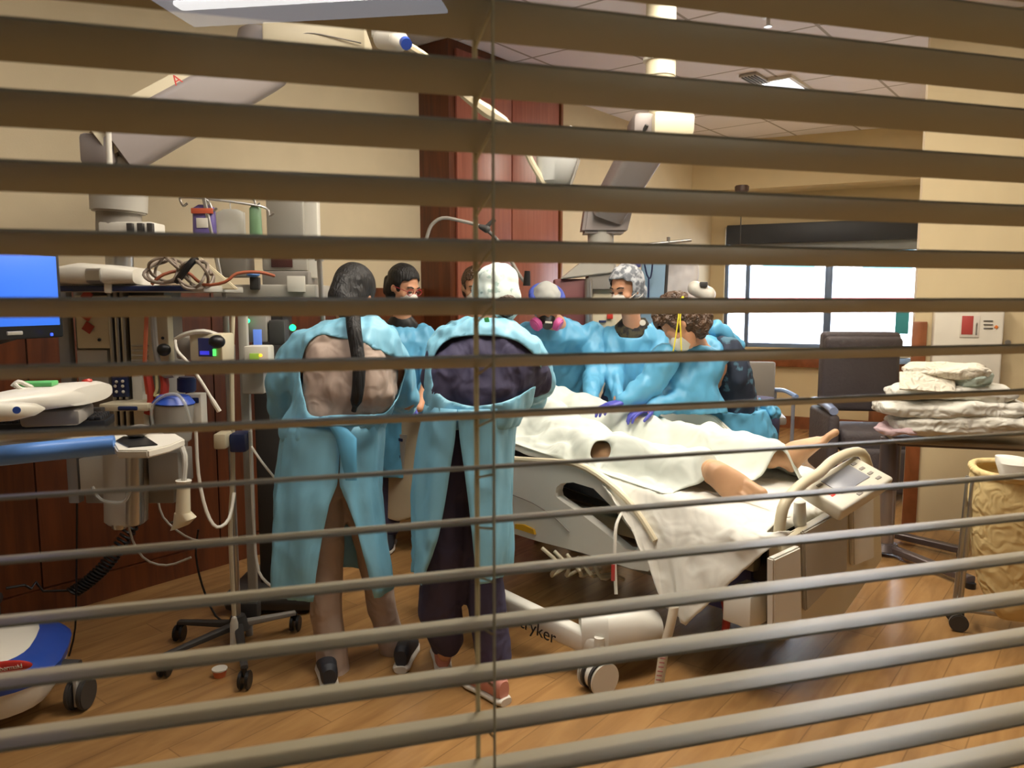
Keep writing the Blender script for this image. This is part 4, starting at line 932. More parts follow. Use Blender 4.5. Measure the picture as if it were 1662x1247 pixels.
hair_cap('surgical_cap', hc, HR, mat('grey_print_cap', 'b0b3b6', .85, col2='6c7076', vs=30), a, 1.05, .020, cuty=.035, bump=.008)
mask_cup(hc, HR, a, 1.05, strap=M_white); trousers(hip, M_navyc, a)
MB().loft([(P(1029, 516, 4.70), V((.07, 0, 0)), V((0, .07, 0))), (P(1026, 532, 4.71), V((.12, 0, 0)), V((0, .105, 0))), (P(1024, 562, 4.73), V((.14, 0, 0)), V((0, .115, 0)))], n=20).build('scrub_top', mat('dark_print', '17171c', .7, col2='4a4530', vs=26), a)
gown_front(a, P(1025, 516, 4.72), sl, sr, P(1022, 650, 4.78), .17, [[(sl, .07), (P(992, 605, 4.6), .062), (P(1004, 650, 4.42), .045)], [(sr, .075), (P(1070, 605, 4.6), .065), (P(1032, 650, 4.42), .045)]], .45, neckcut=[(1000, 505), (1001, 540), (1006, 548), (1040, 550), (1046, 542), (1048, 505)])
MB().cyl(P(1043, 524, 4.52), P(1043, 524, 4.50), .018, bev=.003).build('name_badge', M_white, a)
# ---- bending person with brown bun ---------------------------------------------------
a = thing('person', V((P(1200, 600, 4.5).x, 4.5, 0)), 'person with messy brown hair bending over the patient, mask held by yellow straps', 'person', 'staff around the bed')
hc = P(1108, 528, 3.98); HR = frame_of((-.62, -.02, -.78), up=V((.1, .2, 1)))
sl, sr = P(1075, 585, 4.0), P(1178, 560, 4.35); hip = P(1215, 672, 4.5)
mb = MB(); head_skin(mb, hc, HR, 1.05); mb.chain([(hc, .06), (P(1130, 560, 4.15), .06)])
ch = P(1128, 590, 4.2)
mb.loft([(P(1130, 560, 4.15), V((.07, 0, 0)), V((0, .06, 0))), (P(1132, 578, 4.18), V((.14, 0, 0)), V((0, .09, 0))), (P(1160, 620, 4.3), V((.14, 0, .03)), V((0, .10, 0))), (hip, V((.13, 0, 0)), V((0, .10, 0)))], n=18)
mb.chain([(sl, .05), (P(1055, 620, 3.98), .038), (P(1010, 652, 3.95), .028)]); mb.chain([(sr, .05), (P(1130, 640, 4.05), .038), (P(1060, 662, 3.95), .028)])
hand(mb, P(1014, 652, 3.95), (-.9, -.3, -.15), (0, 0, 1), 1, .95); hand(mb, P(1062, 662, 3.95), (-.9, -.3, -.15), (0, 0, 1), -1, .95)
legs_down(mb, hip); mb.remesh('body', M_skin, a, voxel=.009, smooth=2)
def bun(mb, q):
    mb.sph(P(1098, 492, 4.02), (.10, .07, .06)); mb.sph(P(1130, 520, 4.02), (.085, .08, .095)); mb.sph(P(1080, 520, 3.98), (.07, .07, .07))
hair_cap('hair', hc, HR, M_hairbr, a, 1.02, .014, bun, cuty=.05, bump=.022)
mb = MB(); hand(mb, P(1014, 652, 3.95), (-.9, -.3, -.15), (0, 0, 1), 1, 1.12); mb.remesh('glove', M_glove, a, voxel=.005, smooth=1)
mb = MB(); hand(mb, P(1062, 662, 3.95), (-.9, -.3, -.15), (0, 0, 1), -1, 1.12); mb.remesh('glove', M_glove, a, voxel=.005, smooth=1)
mask_cup(hc, HR, a, 1.05)
for k in (0, 1):
    MB().tube([P(1092+14*k, 574, 3.80), P(1097+8*k, 545, 3.82), P(1101+3*k, 515, 3.84), P(1104+4*k, 490, 3.90), P(1110, 478, 4.02)], .0035, seg=6).build('mask_strap', M_yel, a)
trousers(hip, M_navyc, a)
mb = MB(); mb.loft([(P(1180, 548, 4.26), V((.05, 0, 0)), V((0, .05, 0))), (P(1182, 575, 4.28), V((.10, 0, 0)), V((0, .12, 0))), (P(1186, 615, 4.30), V((.125, 0, 0)), V((0, .15, 0))), (P(1192, 655, 4.36), V((.125, 0, 0)), V((0, .15, 0))), (P(1194, 690, 4.4), V((.12, 0, 0)), V((0, .14, 0)))], n=24)
mb.remesh('scrub_top', mat('navy_print', '222c3e', .75, col2='415a6c', vs=11), a, voxel=.011, smooth=3, disp=cloth(.012))
cr = MATS['navy_print'].node_tree.nodes
for nn in cr:
    if nn.type == 'VALTORGB':
        e0, e1 = nn.color_ramp.elements; e0.color, e1.color = lin('222c3e'), lin('4d7488'); e0.position = .53; e1.position = .58
mb = MB(); mb.loft([(P(1120, 560, 4.12), V((.10, 0, 0)), V((0, .08, 0))), (P(1130, 578, 4.16), V((.19, 0, 0)), V((0, .12, 0))), (P(1115, 625, 4.12), V((.16, 0, 0)), V((0, .13, 0))), (P(1130, 670, 4.12), V((.16, 0, 0)), V((0, .12, 0)))], n=26)
mb.chain([(sl, .085), (P(1060, 618, 4.0), .075), (P(1015, 650, 3.95), .048)]); mb.chain([(P(1150, 575, 4.25), .10), (P(1135, 640, 4.08), .075), (P(1062, 662, 3.96), .048)])
mb.chain([(P(1165, 535, 4.32), .05), (P(1195, 560, 4.38), .05)])
mb.remesh('gown_top', M_gown2, a, voxel=.010, smooth=3, disp=cloth(.014, 8))
mb = MB(); mb.loft([(P(1185, 662, 4.36), V((.20, 0, 0)), V((0, .17, 0))), (P(1190, 700, 4.40), V((.25, 0, 0)), V((0, .2, 0))), (V((P(1195, 700, 4.42).x, 4.42, .38)), V((.27, 0, 0)), V((0, .2, 0)))], n=28)
mb.remesh('gown_skirt', M_gown2, a, voxel=.010, smooth=3, disp=cloth(.014, 8))
mb = MB(); mb.chain([(P(1232, 652, 4.35), .02), (P(1252, 665, 4.34), .035), (P(1262, 672, 4.36), .02)]); mb.remesh('gown_tie', M_gown2, a, voxel=.008, smooth=2, disp=cloth(.02, 20))
# ================================================================== equipment on the left
def lbl(o, l, c, gr=None): return tag(o, l, c, gr)
# ---- computer cart at the left edge
cart = thing('computer_cart', Gd(-30, 1120), 'medical computer cart with a white and blue wheeled base, keyboard tray and blue bar', 'computer cart')
M_cb = mat('cart_blue', '2347a0', .35); M_ltb = mat('bar_blue', '5f8fd6', .3)
cb = P(-92, 1075, 2.62); cb.z = .0
d1 = V((.93, .36, 0)).normalized(); d2 = V((-d1.y, d1.x, 0))
def dome(z, rx, ry): return (cb+V((0, 0, z*.86-.005)), d1*rx, d2*ry)
MB().loft([dome(.10, .34, .26), dome(.15, .37, .28), dome(.22, .38, .29)], n=32, pw=.6).build('base_skirt', M_white, cart)
MB().loft([dome(.215, .385, .295), dome(.25, .39, .30), dome(.29, .355, .275), dome(.31, .31, .24)], n=32, pw=.6).build('base_band', M_cb, cart)
bs_ = MB().loft([dome(.30, .30, .235), dome(.335, .26, .20), dome(.36, .12, .10)], n=32, pw=.6).build('base_cover', M_white, cart)
# nose of the base towards the camera, with its red badge
nz = cb-d2*.0
lg = P(12, 1083, 2.44)
MB().sph(lg, (.075, .008, .022), yawm(14)).build('badge', mat('badge_red', 'c33a34', .4), bs_)
text('Rubbermaid', 'badge_lettering', .022, M_white, bs_, lg+V((0, -.011, 0)), (.97, .1, .12), UZ)
for i, c in enumerate((Gd(132, 1150), Gd(60, 1180)+V((-.35, -.3, 0)), Gd(100, 1080)+V((-.5, .35, 0)))):
    b_ = MB()
    for k in (-.022, .022): b_.cyl(c+V((k-.01, 0, .06)), c+V((k+.01, 0, .06)), .06, seg=26, bev=.005)
    ca = b_.build('caster', M_dgrey, cart)
    MB().cyl(c+V((0, 0, .06)), c+V((0, 0, .16)), .022).box(c+V((0, 0, .075)), (.016, .07, .11), None, .005).build('caster_fork', M_lgrey, ca)
    MB().tube([c+V((0, 0, .15)), c.lerp(cb, .35)+V((0, 0, .17)), c.lerp(cb, .6)+V((0, 0, .19))], .035, seg=12).build('base_leg', M_dgrey, cart)
MB().box(cb+V((-.12, .05, .72)), (.10, .08, .85), yawm(20), .015).build('column', M_lgrey, cart)
# keyboard tray
tp = lambda x, y, z: Hh(x, y, z)
def slab(name, pts, th, m, par, bev=.005):
    z = sum(p.z for p in pts)/len(pts); b = MB(); b.prism([(p.x, p.y) for p in pts], (0, 0, z-th), V((1, 0, 0)), V((0, 1, 0)), UZ, th, bev); return b.build(name, m, par)
zt = 1.105
tr_ = slab('keyboard_tray', [tp(-90, 722, zt), tp(180, 714, zt), tp(190, 731, zt), tp(240, 731, zt), tp(276, 722, zt), tp(300, 712, zt), tp(286, 704, zt), tp(240, 704, zt), tp(-90, 716, zt)], .022, M_white, cart, .004)
MB().tube([P(-60, 746, 1.96), P(40, 736, 2.0), P(110, 729, 2.05), P(186, 722, 2.09)], .027, seg=16).build('blue_bar', M_ltb, cart)
slab('mouse_mat', [tp(188, 715, zt+.004), tp(208, 725, zt+.004), tp(256, 721, zt+.004), tp(234, 707, zt+.004), tp(200, 708, zt+.004)], .004, M_black, cart, .001)
# keyboard resting on the tray
kb = thing('keyboard', P(60, 705, 2.2), 'black keyboard on the cart tray behind the blue bar', 'keyboard')
kc = (P(-80, 712, 2.2)+P(180, 702, 2.32))/2; kc.z = zt+.028; kd = (P(180, 702, 2.32)-P(-80, 712, 2.2)); kd.z = 0; kL = kd.length; kd.normalize(); kR = axm(kd, UZ.cross(kd), UZ)
MB().box(kc, (kL, .14, .026), kR, .004).build('key_bed', M_black, kb)
b_ = MB()
for i in range(22):
    for j in range(5): b_.box(kc+kR@V((-kL/2+.02+i*(kL-.04)/21, -.052+.026*j, .017)), (.015, .018, .012), kR, .002)
kk = b_.build('keys', mat('key_grey', '26262a', .5), kb); kk['kind'] = 'stuff'
ms = thing('computer_mouse', P(224, 702, 2.3), 'small grey mouse on the black mat at the right of the tray', 'mouse'); c = Hh(224, 704, zt+.012); MB().sph(c+V((0, 0, .008)), (.030, .045, .018)).build('mouse_body', M_grey, ms)
# work surface with its rounded white front above the tray
ws = []
wsf = MB()
zz = 1.235
MB().loft([(P(-60, 668, 1.95), V((0, .20, 0)), UZ*.030), (P(40, 648, 2.08), V((0, .20, 0)), UZ*.032), (P(120, 640, 2.18), V((0, .17, 0)), UZ*.03), (P(148, 640, 2.22), V((0, .12, 0)), UZ*.026), (P(155, 642, 2.24), V((0, .05, 0)), UZ*.014)], n=28, pw=.7).build('work_surface', M_white, cart)
MB().loft([(P(-60, 672, 1.86), V((0, .02, 0)), UZ*.026), (P(20, 668, 1.92), V((0, .03, 0)), UZ*.024), (P(55, 665, 1.96), V((0, .025, 0)), UZ*.016), (P(70, 664, 1.99), V((0, .01, 0)), UZ*.004)], n=24).build('surface_handle', M_bedw, cart)
MB().box(P(95, 672, 2.22), (.15, .2, .045), yawm(18), .012).build('surface_underside', M_grey, cart)
MB().cyl(P(27, 666, 1.885), P(27, 666, 1.88), .009).build('round_mark', M_cb, cart)
MB().box(P(133, 678, 2.3), (.05, .05, .028), yawm(15), .004).build('yellow_block', mat('pale_yellow', 'd3ca92', .6), cart)
# items on the work surface
o = MB().box(P(62, 623, 2.12), (.085, .06, .012), yawm(15), .003).build('label_printer', mat('green_label', '5fb86a', .5)); lbl(o, 'small device with a green label on the white cart surface', 'label printer')
o = MB().tube([P(20, 628, 2.05), P(30, 620, 2.06), P(45, 626, 2.08), P(58, 632, 2.1), P(35, 632, 2.05), P(24, 624, 2.05)], .006).build('ivory_cable', M_white); lbl(o, 'small loop of white cable lying on the cart surface', 'cable')
o = MB().cyl(P(141, 622, 2.26), P(139, 616, 2.26), .018, .014, bev=.003).build('red_stopper', mat('cap_red', 'c7382a', .4)); lbl(o, 'small red cap at the right end of the white cart surface', 'stopper')
# monitor
mo = thing('computer_monitor', P(30, 480, 2.25), 'black-framed computer monitor with a plain blue screen at the left edge', 'monitor')
ml, mr = P(-70, 480, 2.02), P(94, 480, 2.30); md_ = (mr-ml); md_.z = 0; mL = md_.length; md_.normalize(); mR = axm(md_, UZ.cross(md_), UZ)
zc = (P(90, 411, 2.29).z+P(92, 546, 2.29).z)/2; hh_ = P(90, 408, 2.29).z-P(92, 546, 2.29).z; mc = (ml+mr)/2; mc.z = zc
MB().box(mc, (mL, .03, hh_), mR, .006).build('bezel', M_black, mo)
MB().box(mc+mR@V((0, -.0155, .012)), (mL-.026, .003, hh_-.05), mR, .001).build('screen', mat('blue_screen', '2d62d0', .4, emit='3573e6', es=.75), mo)
MB().box(P(24, 541, 2.10), (.045, .006, .010), mR, .002).build('bezel_label', M_lgrey, mo)
MB().box(P(84, 543, 2.235), (.007, .004, .008), mR, .001).build('power_light', mat('led_blue', '3050ff', .4, emit='3050ff', es=2), mo)
MB().tube([mc+V((0, .02, -.1)), cb+V((-.12, .05, 1.25)), cb+V((-.12, .05, 1.1))], .025).build('monitor_arm', M_dgrey, mo)

# ---- ceiling boom with the equipment column
bm_ = thing('equipment_boom', Gd(195, 1000)+V((0, 0, 1.0)), 'ceiling-mounted equipment boom with a grey column full of outlets behind the cart', 'medical boom')
D1 = 3.0
b_ = MB(); e0 = P(178, 250, D1); e1 = P(425, 112, 3.35)
dd = (e1-e0).normalized(); sd = V((0, 0, 1)).cross(dd).normalized(); ud = dd.cross(sd)
b_.loft([(e0, sd*.16, ud*.10), (e1, sd*.16, ud*.10)], n=24, pw=.3); arm = b_.build('spring_arm', M_boom, bm_)
b_ = MB(); b_.loft([(e0-sd*.0+dd*.05-V((0, .17, 0)), V((0, .004, 0)), ud*.07), (e1-V((0, .17, 0)), V((0, .004, 0)), ud*.07)], n=4); b_.build('arm_stripe', M_cream, arm)
text('A', 'arm_mark', .05, mat('badge_red', 'c33a34', .4), arm, P(287, 130, 2.95), dd, ud)
b_ = MB(); bx(b_, 128, 214, 180, 268, D1-.14, .28, 6, .02); b_.build('joint_housing', M_boom, bm_)
MB().cyl(P(176, 212, D1-.16), P(178, 268, D1-.16), .010).build('joint_trim', M_white, bm_)
MB().cyl(P(193, 260, D1), P(193, 346, D1), .105, .10, seg=32, bev=.006).build('swivel_drum', M_lgrey, bm_)
MB().cyl(P(193, 346, D1), P(193, 378, D1), .08).build('swivel_collar', M_grey, bm_)
MB().cyl(P(193, 372, D1), P(195, 460, D1), .05).build('drop_tube', M_steel, bm_)
b_ = MB(); bx(b_, 160, 360, 245, 384, D1-.08, .12, 0, .006); b_.build('terminal_strip', M_white, bm_)
b_ = MB()
for x in (205, 222, 238): bx(b_, x, 362, x+9, 380, D1-.10, .02, 0, .002)
b_.build('connector', M_dgrey, bm_)
# horizontal arm above, with white service box and ceiling mount
b_ = MB(); bx(b_, 430, 36, 588, 80, 3.3, .28, 4, .012); sb_ = b_.build('service_box', M_cream, bm_)
MB().tube([P(455, 62, 3.30), P(500, 54, 3.30), P(540, 60, 3.30), P(586, 70, 3.30)], .003, smooth=4).build('service_cable', M_grey, sb_)
t_ = P(500, 40, 3.45); MB().cyl(V((t_.x, t_.y, CEIL)), V((t_.x, t_.y, t_.z-.05)), .07).build('ceiling_tube', M_white, bm_)
MB().cyl(P(430, 60, 3.45), P(420, 118, 3.42), .11, bev=.01).build('knuckle', M_boom, bm_)
# column: rails and panels
def colbox(name, x0, y0, x1, y1, d, dep, m, yaw=0, bev=.005, par=bm_, label=None):
    b = MB(); bx(b, x0, y0, x1, y1, d, dep, yaw, bev); return b.build(name, m, par, label=label)
colbox('column_core', 128, 470, 275, 820, 3.05, .16, M_grey)
colbox('side_rail_post', 100, 470, 118, 820, 2.98, .04, mat('rail_grey', '8b8e93', .35, metal=.5))
colbox('white_panel', 123, 480, 178, 566, 2.99, .05, M_cream)
colbox('grey_panel', 126, 568, 176, 640, 3.0, .05, M_lgrey)
for x in (182, 192, 202): colbox('ribbed_rail', x, 470, x+7, 820, 2.98, .05, M_steel)
colbox('outlet_panel', 210, 480, 273, 600, 2.99, .05, M_cream)
b_ = MB()
for y in (560, 568, 576, 584): bx(b_, 212, y, 240, y+3, 2.98, .01)
b_.build('louvre_lines', M_lgrey, bm_)
colbox('lower_panel', 215, 600, 232, 700, 2.98, .05, M_white)
px_ = colbox('gas_panel', 181, 610, 207, 645, 2.96, .02, M_navy)
b_ = MB()
for x, y in ((189, 620), (199, 619), (187, 627), (189, 636), (200, 636), (199, 627)): b_.sph(P(x, y, 2.955), .006)
b_.build('outlet_dots', M_white, px_)
M_redl = mat('red_diamond', 'a5392c', .5)
for x, y in ((143, 532), (141, 480), (141, 512)):
    MB().box(P(x, y, 2.985), (.036, .004, .036), Matrix.Rotation(radians(35), 3, 'Y'), .001).build('warning_diamond', M_redl, bm_)
for x, y in ((161, 552), (264, 549)): MB().cyl(P(x, y, 2.99), P(x, y, 2.975), .006).build('black_stud', M_black, bm_)
colbox('lower_drawer', 128, 745, 190, 800, 2.97, .18, M_lgrey); colbox('lower_unit', 240, 735, 290, 790, 2.97, .14, M_grey)
MB().cyl(P(192, 735, 2.95), P(194, 858, 2.95), .028, bev=.004).build('column_foot', M_steel, bm_); MB().cyl(P(218, 735, 2.95), P(219, 850, 2.95), .034, bev=.004).build('column_foot', M_steel, bm_)
MB().cyl(P(205, 700, 3.0), P(205, 848, 3.0), .085, .08, bev=.01).build('column_end', M_lgrey, bm_)
sh = colbox('shelf', 95, 463, 330, 474, 2.85, .42, M_lgrey); colbox('shelf_edge', 95, 464, 312, 473, 2.84, .015, M_navy, par=sh)
colbox('edge_clip', 168, 460, 180, 476, 2.832, .012, M_white, par=sh)
sh2 = colbox('side_shelf', 160, 656, 240, 668, 2.86, .22, M_cream); colbox('side_shelf_edge', 190, 660, 222, 667, 2.85, .012, M_navy, par=sh2)
MB().box(P(148, 668, 2.8), (.09, .03, .03), None, .004).build('shelf_arm', M_dgrey, bm_)
# device on the shelf
dv = thing('console_device', P(165, 462, 2.95), 'flat white domed device with a shiny grey band on the boom shelf', 'medical device')
MB().loft([(P(112, 448, 2.95), V((0, .12, 0)), UZ*.032), (P(150, 446, 2.95), V((0, .14, 0)), UZ*.042), (P(200, 448, 2.95), V((0, .14, 0)), UZ*.038), (P(240, 450, 2.95), V((0, .12, 0)), UZ*.030)], n=24, pw=.5).build('device_body', M_white, dv)
MB().loft([(P(172, 449, 2.945), V((0, .145, 0)), UZ*.034), (P(194, 449, 2.945), V((0, .145, 0)), UZ*.034)], n=24, pw=.5).build('device_band', M_steel, dv)
MB().loft([(P(98, 460, 2.93), V((0, .09, 0)), UZ*.010), (P(118, 450, 2.93), V((0, .10, 0)), UZ*.022)], n=16).build('device_tip', M_grey, dv)
def loops(name, c, rx, rz, n, r, m, lab, seed=0, cat_='cable', dep=.05):
    pts = []; rnd = random.Random(seed)
    for k in range(n*9+1):
        t = 2*pi*k/9; q = .72+.28*rnd.random(); pts.append(c+V((rx*cos(t)*q, dep*sin(t*1.3)+.02*rnd.random()*.5, rz*sin(t)*q)))
    o = MB().tube(pts, r, seg=7, smooth=3).build(name, m); return lbl(o, lab, cat_)
M_cab = mat('taupe_cable', '85786a', .5)
loops('coiled_cable', P(268, 440, 2.84), .065, .05, 4, .0055, M_cab, 'left coil of taupe cable tied above the boom shelf', 1)
loops('coiled_cable', P(318, 446, 2.84), .052, .055, 4, .0055, M_cab, 'right coil of taupe cable tied above the boom shelf', 2)
o = MB().tube([P(318, 418, 2.82), P(306, 432, 2.80), P(292, 450, 2.80), P(288, 456, 2.82)], .013).build('cable_tie', M_black); lbl(o, 'black tie gripping the two cable coils', 'cable tie')
o = MB().tube([P(246, 462, 2.82), P(265, 446, 2.83), P(300, 440, 2.86), P(330, 462, 2.84), P(365, 458, 2.84), P(385, 444, 2.86), P(420, 442, 2.9), P(445, 448, 2.95)], .006).build('orange_cable', mat('rust_cable', '9b5233', .5)); lbl(o, 'rust-coloured cable looping along the boom shelf', 'cable')
o = MB().tube([P(238, 510, 2.94), P(236, 560, 2.93), P(235, 600, 2.93), P(240, 640, 2.92)], .008).build('orange_tube', mat('orange_tube', 'd2704a', .5)); lbl(o, 'orange tube running down the front of the boom column', 'tube')
o = MB().tube([P(248, 500, 2.92), P(252, 560, 2.90), P(262, 605, 2.9), P(282, 608, 2.9)], .012).build('grey_hose', M_grey); lbl(o, 'thick grey hose curving beside the orange tube', 'hose')
o = MB().sph(P(266, 568, 2.9), (.026, .02, .024)).build('black_bulb', M_black); lbl(o, 'black rubber bulb hanging on the boom column', 'rubber bulb')
# slanting cream board leaning behind the cables
o = MB().prism([(0, 0), (.20, 0), (.02, .16), (-.06, .16)], P(300, 470, 3.02), V((1, .1, 0)), UZ, V((0, 1, 0)), .02, .004).build('clip_board', M_cream); lbl(o, 'cream board leaning behind the cable coils', 'board')
# red straps and yellow hook
for x, l in ((243, 'left of the two red straps hanging on the boom'), (268, 'right of the two red straps hanging on the boom')):
    o = MB().tube([P(x-4, 604, 2.92), P(x, 625, 2.91), P(x+(3 if x < 250 else -2), 650, 2.91), P(x-(3 if x < 250 else -6), 672, 2.91)], .016, seg=8).build('red_strap', mat('strap_red', 'b23726', .5)); lbl(o, l, 'strap')
o = MB().tube([P(254, 606, 2.9), P(255, 630, 2.9), P(251, 642, 2.9), P(259, 642, 2.9)], .006).build('yellow_hook', mat('pale_yellow', 'd3ca92', .6)); lbl(o, 'pale yellow hook between the red straps', 'hook')
# suction canister with blue lid and a second one
sc = thing('suction_canister', P(282, 720, 2.8), 'clear suction canister with a bright blue lid on the boom', 'suction canister')
MB().cyl(P(282, 654, 2.86), P(283, 716, 2.86), .072, .060, seg=32, bev=.006).build('canister', mat('smoky_clear', 'a8a59c', .2, alpha=.75), sc)
MB().cyl(P(282, 642, 2.86), P(282, 655, 2.86), .055, .078, seg=32, bev=.004).build('lid', mat('lid_blue', '2a50b4', .35), sc)
MB().tube([P(250, 700, 2.8), P(246, 665, 2.8), P(262, 645, 2.8), P(285, 640, 2.8), P(300, 655, 2.78), P(310, 690, 2.8)], .006).build('canister_tube', M_clearp, sc)
sc = thing('suction_regulator', P(315, 700, 2.95), 'pale box with a navy band standing behind the suction canister', 'regulator')
b_ = MB(); bx(b_, 300, 640, 327, 700, 2.95, .06); b_.build('regulator_body', M_white, sc); b_ = MB(); bx(b_, 300, 646, 322, 655, 2.945, .01); b_.build('regulator_band', M_navy, sc)
o = MB().cyl(P(303, 612, 3.0), P(303, 636, 3.0), .035, bev=.005).build('dark_blue_canister', M_navy); lbl(o, 'small dark blue canister behind the red straps', 'canister')
# patient monitor
pm = thing('patient_monitor', P(325, 590, 2.9), 'cream portable patient monitor with a small dark display', 'patient monitor')
b_ = MB(); bx(b_, 284, 547, 310, 584, 2.92, .12, 0, .012); b_.build('monitor_back', M_grey, pm)
b_ = MB(); bx(b_, 306, 542, 362, 587, 2.88, .10, -6, .008); b_.build('monitor_housing', M_cream, pm)
b_ = MB(); bx(b_, 321, 549, 345, 579, 2.872, .008, -6, .001); s_ = b_.build('monitor_screen', mat('dark_screen', '1a1d33', .3, emit='20224a', es=.4), pm)
b_ = MB(); bx(b_, 324, 570, 339, 576, 2.868, .004, -6, 0); b_.build('blue_readout', mat('blue_readout', '3838c8', .4, emit='3a3ad8', es=.8), s_)
b_ = MB(); bx(b_, 345, 567, 350, 578, 2.868, .004, -6, 0); b_.build('green_readout', mat('green_readout', '50e060', .4, emit='60f070', es=1.2), s_)
MB().tube([P(284, 552, 2.9), P(300, 543, 2.88), P(330, 538, 2.88), P(355, 545, 2.9)], .009).build('monitor_handle', M_white, pm)
MB().sph(P(352, 555, 2.85), (.03, .03, .025)).build('monitor_knob', M_black, pm)
o = MB().tube([P(284, 552, 2.84), P(288, 570, 2.83), P(306, 590, 2.82), P(330, 625, 2.82), P(346, 652, 2.83), P(356, 668, 2.84)], lambda t: .006 if t < .8 else .009).build('white_lead', M_white); lbl(o, 'white lead slanting down from the patient monitor', 'cable')
# hanging white handset
hs = thing('handset', P(297, 790, 2.6), 'cream handset hanging by its cord in front of the wood panelling', 'handset')
MB().cyl(P(298, 786, 2.7), P(297, 835, 2.7), .022, .026, seg=20, bev=.006).build('grip', M_cream, hs)
MB().loft([(P(297, 832, 2.7), V((.03, 0, 0)), V((0, .025, 0))), (P(300, 845, 2.7), V((.042, 0, .012)), V((0, .028, 0))), (P(292, 856, 2.7), V((.035, 0, .012)), V((0, .02, 0)))], n=20).build('handset_head', M_cream, hs)
MB().prism([(0, 0), (.035, .008), (.035, -.006)], P(274, 849, 2.69), V((1, 0, 0)), UZ, V((0, 1, 0)), .02).build('handset_jaw', M_dgrey, hs)
MB().cyl(P(298, 780, 2.7), P(298, 787, 2.7), .028, .022).build('handset_cap', M_white, hs)
MB().tube([P(298, 782, 2.7), P(300, 740, 2.72), P(285, 712, 2.78), P(262, 706, 2.8), P(238, 706, 2.6)], .010).build('handset_cord', M_lgrey, hs)
# coiled black cord on the panelling
pts = []; a0, a1_ = P(118, 962, 3.45), P(232, 822, 3.6)
for k in range(241):
    t = k/240; c = a0.lerp(a1_, t)+V((0, 0, -.06*sin(pi*t))); w_ = 2*pi*26*t; dx = (a1_-a0).normalized(); n1 = UZ.cross(dx).normalized(); n2 = dx.cross(n1); pts.append(c+n1*.028*cos(w_)+n2*.028*sin(w_))
o = MB().tube([P(10, 955, 3.3), P(40, 950, 3.35), P(50, 956, 3.38), P(58, 945, 3.42)]+[P(70, 960, 3.43)]+pts, .0065, seg=6, smooth=1).build('spiral_cable', M_black); lbl(o, 'black coiled cord stretched diagonally before the wood panelling', 'cord')
o = MB().tube([P(124, 690, 3.1), P(125, 800, 3.1), P(124, 940, 3.1), P(122, 1020, 3.1), P(112, 1065, 3.1)], .004).build('black_cable', M_black); lbl(o, 'thin black cable hanging straight down to the cart base', 'cable')
for i, (pts_, r, m, l) in enumerate((
    ([(150, 790, 2.9), (165, 812, 2.9), (200, 815, 2.9), (212, 795, 2.9)], .007, M_clearp, 'clear tube looping under the boom column'),
    ([(208, 800, 3.2), (210, 860, 3.2), (232, 905, 3.2), (270, 918, 3.2), (310, 905, 3.2)], .005, M_lgrey, 'pale tube curling low in front of the panelling'),
    ([(318, 700, 2.9), (322, 770, 2.9), (335, 830, 2.9), (352, 856, 2.9), (372, 842, 2.95), (380, 800, 3.0)], .007, M_white, 'white tube drooping from the canister to the pole'),
    ([(254, 800, 3.3), (265, 840, 3.3), (300, 870, 3.3), (330, 880, 3.3)], .005, M_lgrey, 'thin grey lead behind the cream handset'),
    ([(405, 700, 3.2), (415, 900, 3.2), (432, 945, 3.1), (455, 955, 3.1)], .006, M_white, 'white lead falling beside the right pole to the floor'),
    ([(408, 725, 3.1), (425, 750, 3.08), (445, 775, 3.08)], .005, M_white, 'short clear line bowing from the pole to the blue gown'),
    ([(322, 860, 3.4), (318, 900, 3.4), (328, 950, 3.4), (350, 1000, 3.4), (372, 1010, 3.35)], .005, M_black, 'black wire curving down behind the drip stand'),
)):
    o = MB().tube([P(*p) for p in pts_], r).build('cable', m); lbl(o, l, 'cable')
# ---- drip stand with five-legged base
ds = thing('drip_stand', Gd(385, 1052), 'steel drip stand with hooks on top and a five-legged wheeled base', 'drip stand')
pc = Gd(388, 1045); topz = P(358, 322, pc.y).z
MB().cyl(pc+V((0, 0, .10)), V((pc.x, pc.y, 1.5)), .013).cyl(V((pc.x, pc.y, 1.5)), V((pc.x-.07, pc.y, topz)), .009).build('pole', M_steel, ds)
th_ = V((pc.x-.07, pc.y, topz))
for px, py in ((292, 322), (340, 330), (410, 322), (432, 338)):
    e = P(px, py, pc.y); MB().tube([th_, th_.lerp(e, .7)+V((0, 0, .005)), e, e+V((.012, 0, -.03)), e+V((.03, 0, -.02))], .005).build('hook', M_steel, ds)
MB().cyl(pc+V((0, 0, .07)), pc+V((0, 0, .13)), .05, .03).build('hub', M_dgrey, ds)
for i, (px, py) in enumerate(((268, 1098), (292, 1040), (398, 1118), (480, 1024), (400, 1012))):
    e = Gd(px, py); l_ = MB().loft([(pc+V((0, 0, .09)), V((0, 0, .016)), (e-pc).cross(UZ).normalized()*.02), (e+V((0, 0, .085)), V((0, 0, .010)), (e-pc).cross(UZ).normalized()*.014)], n=12, pw=.6).build('leg', M_dgrey if i < 3 else M_grey, ds)
    b_ = MB()
    for k in (-.014, .014): b_.cyl(e+V((k-.006, 0, .036)), e+V((k+.006, 0, .036)), .036, seg=22, bev=.003)
    b_.cyl(e+V((0, 0, .05)), e+V((0, 0, .085)), .010); b_.build('caster', M_black, l_)
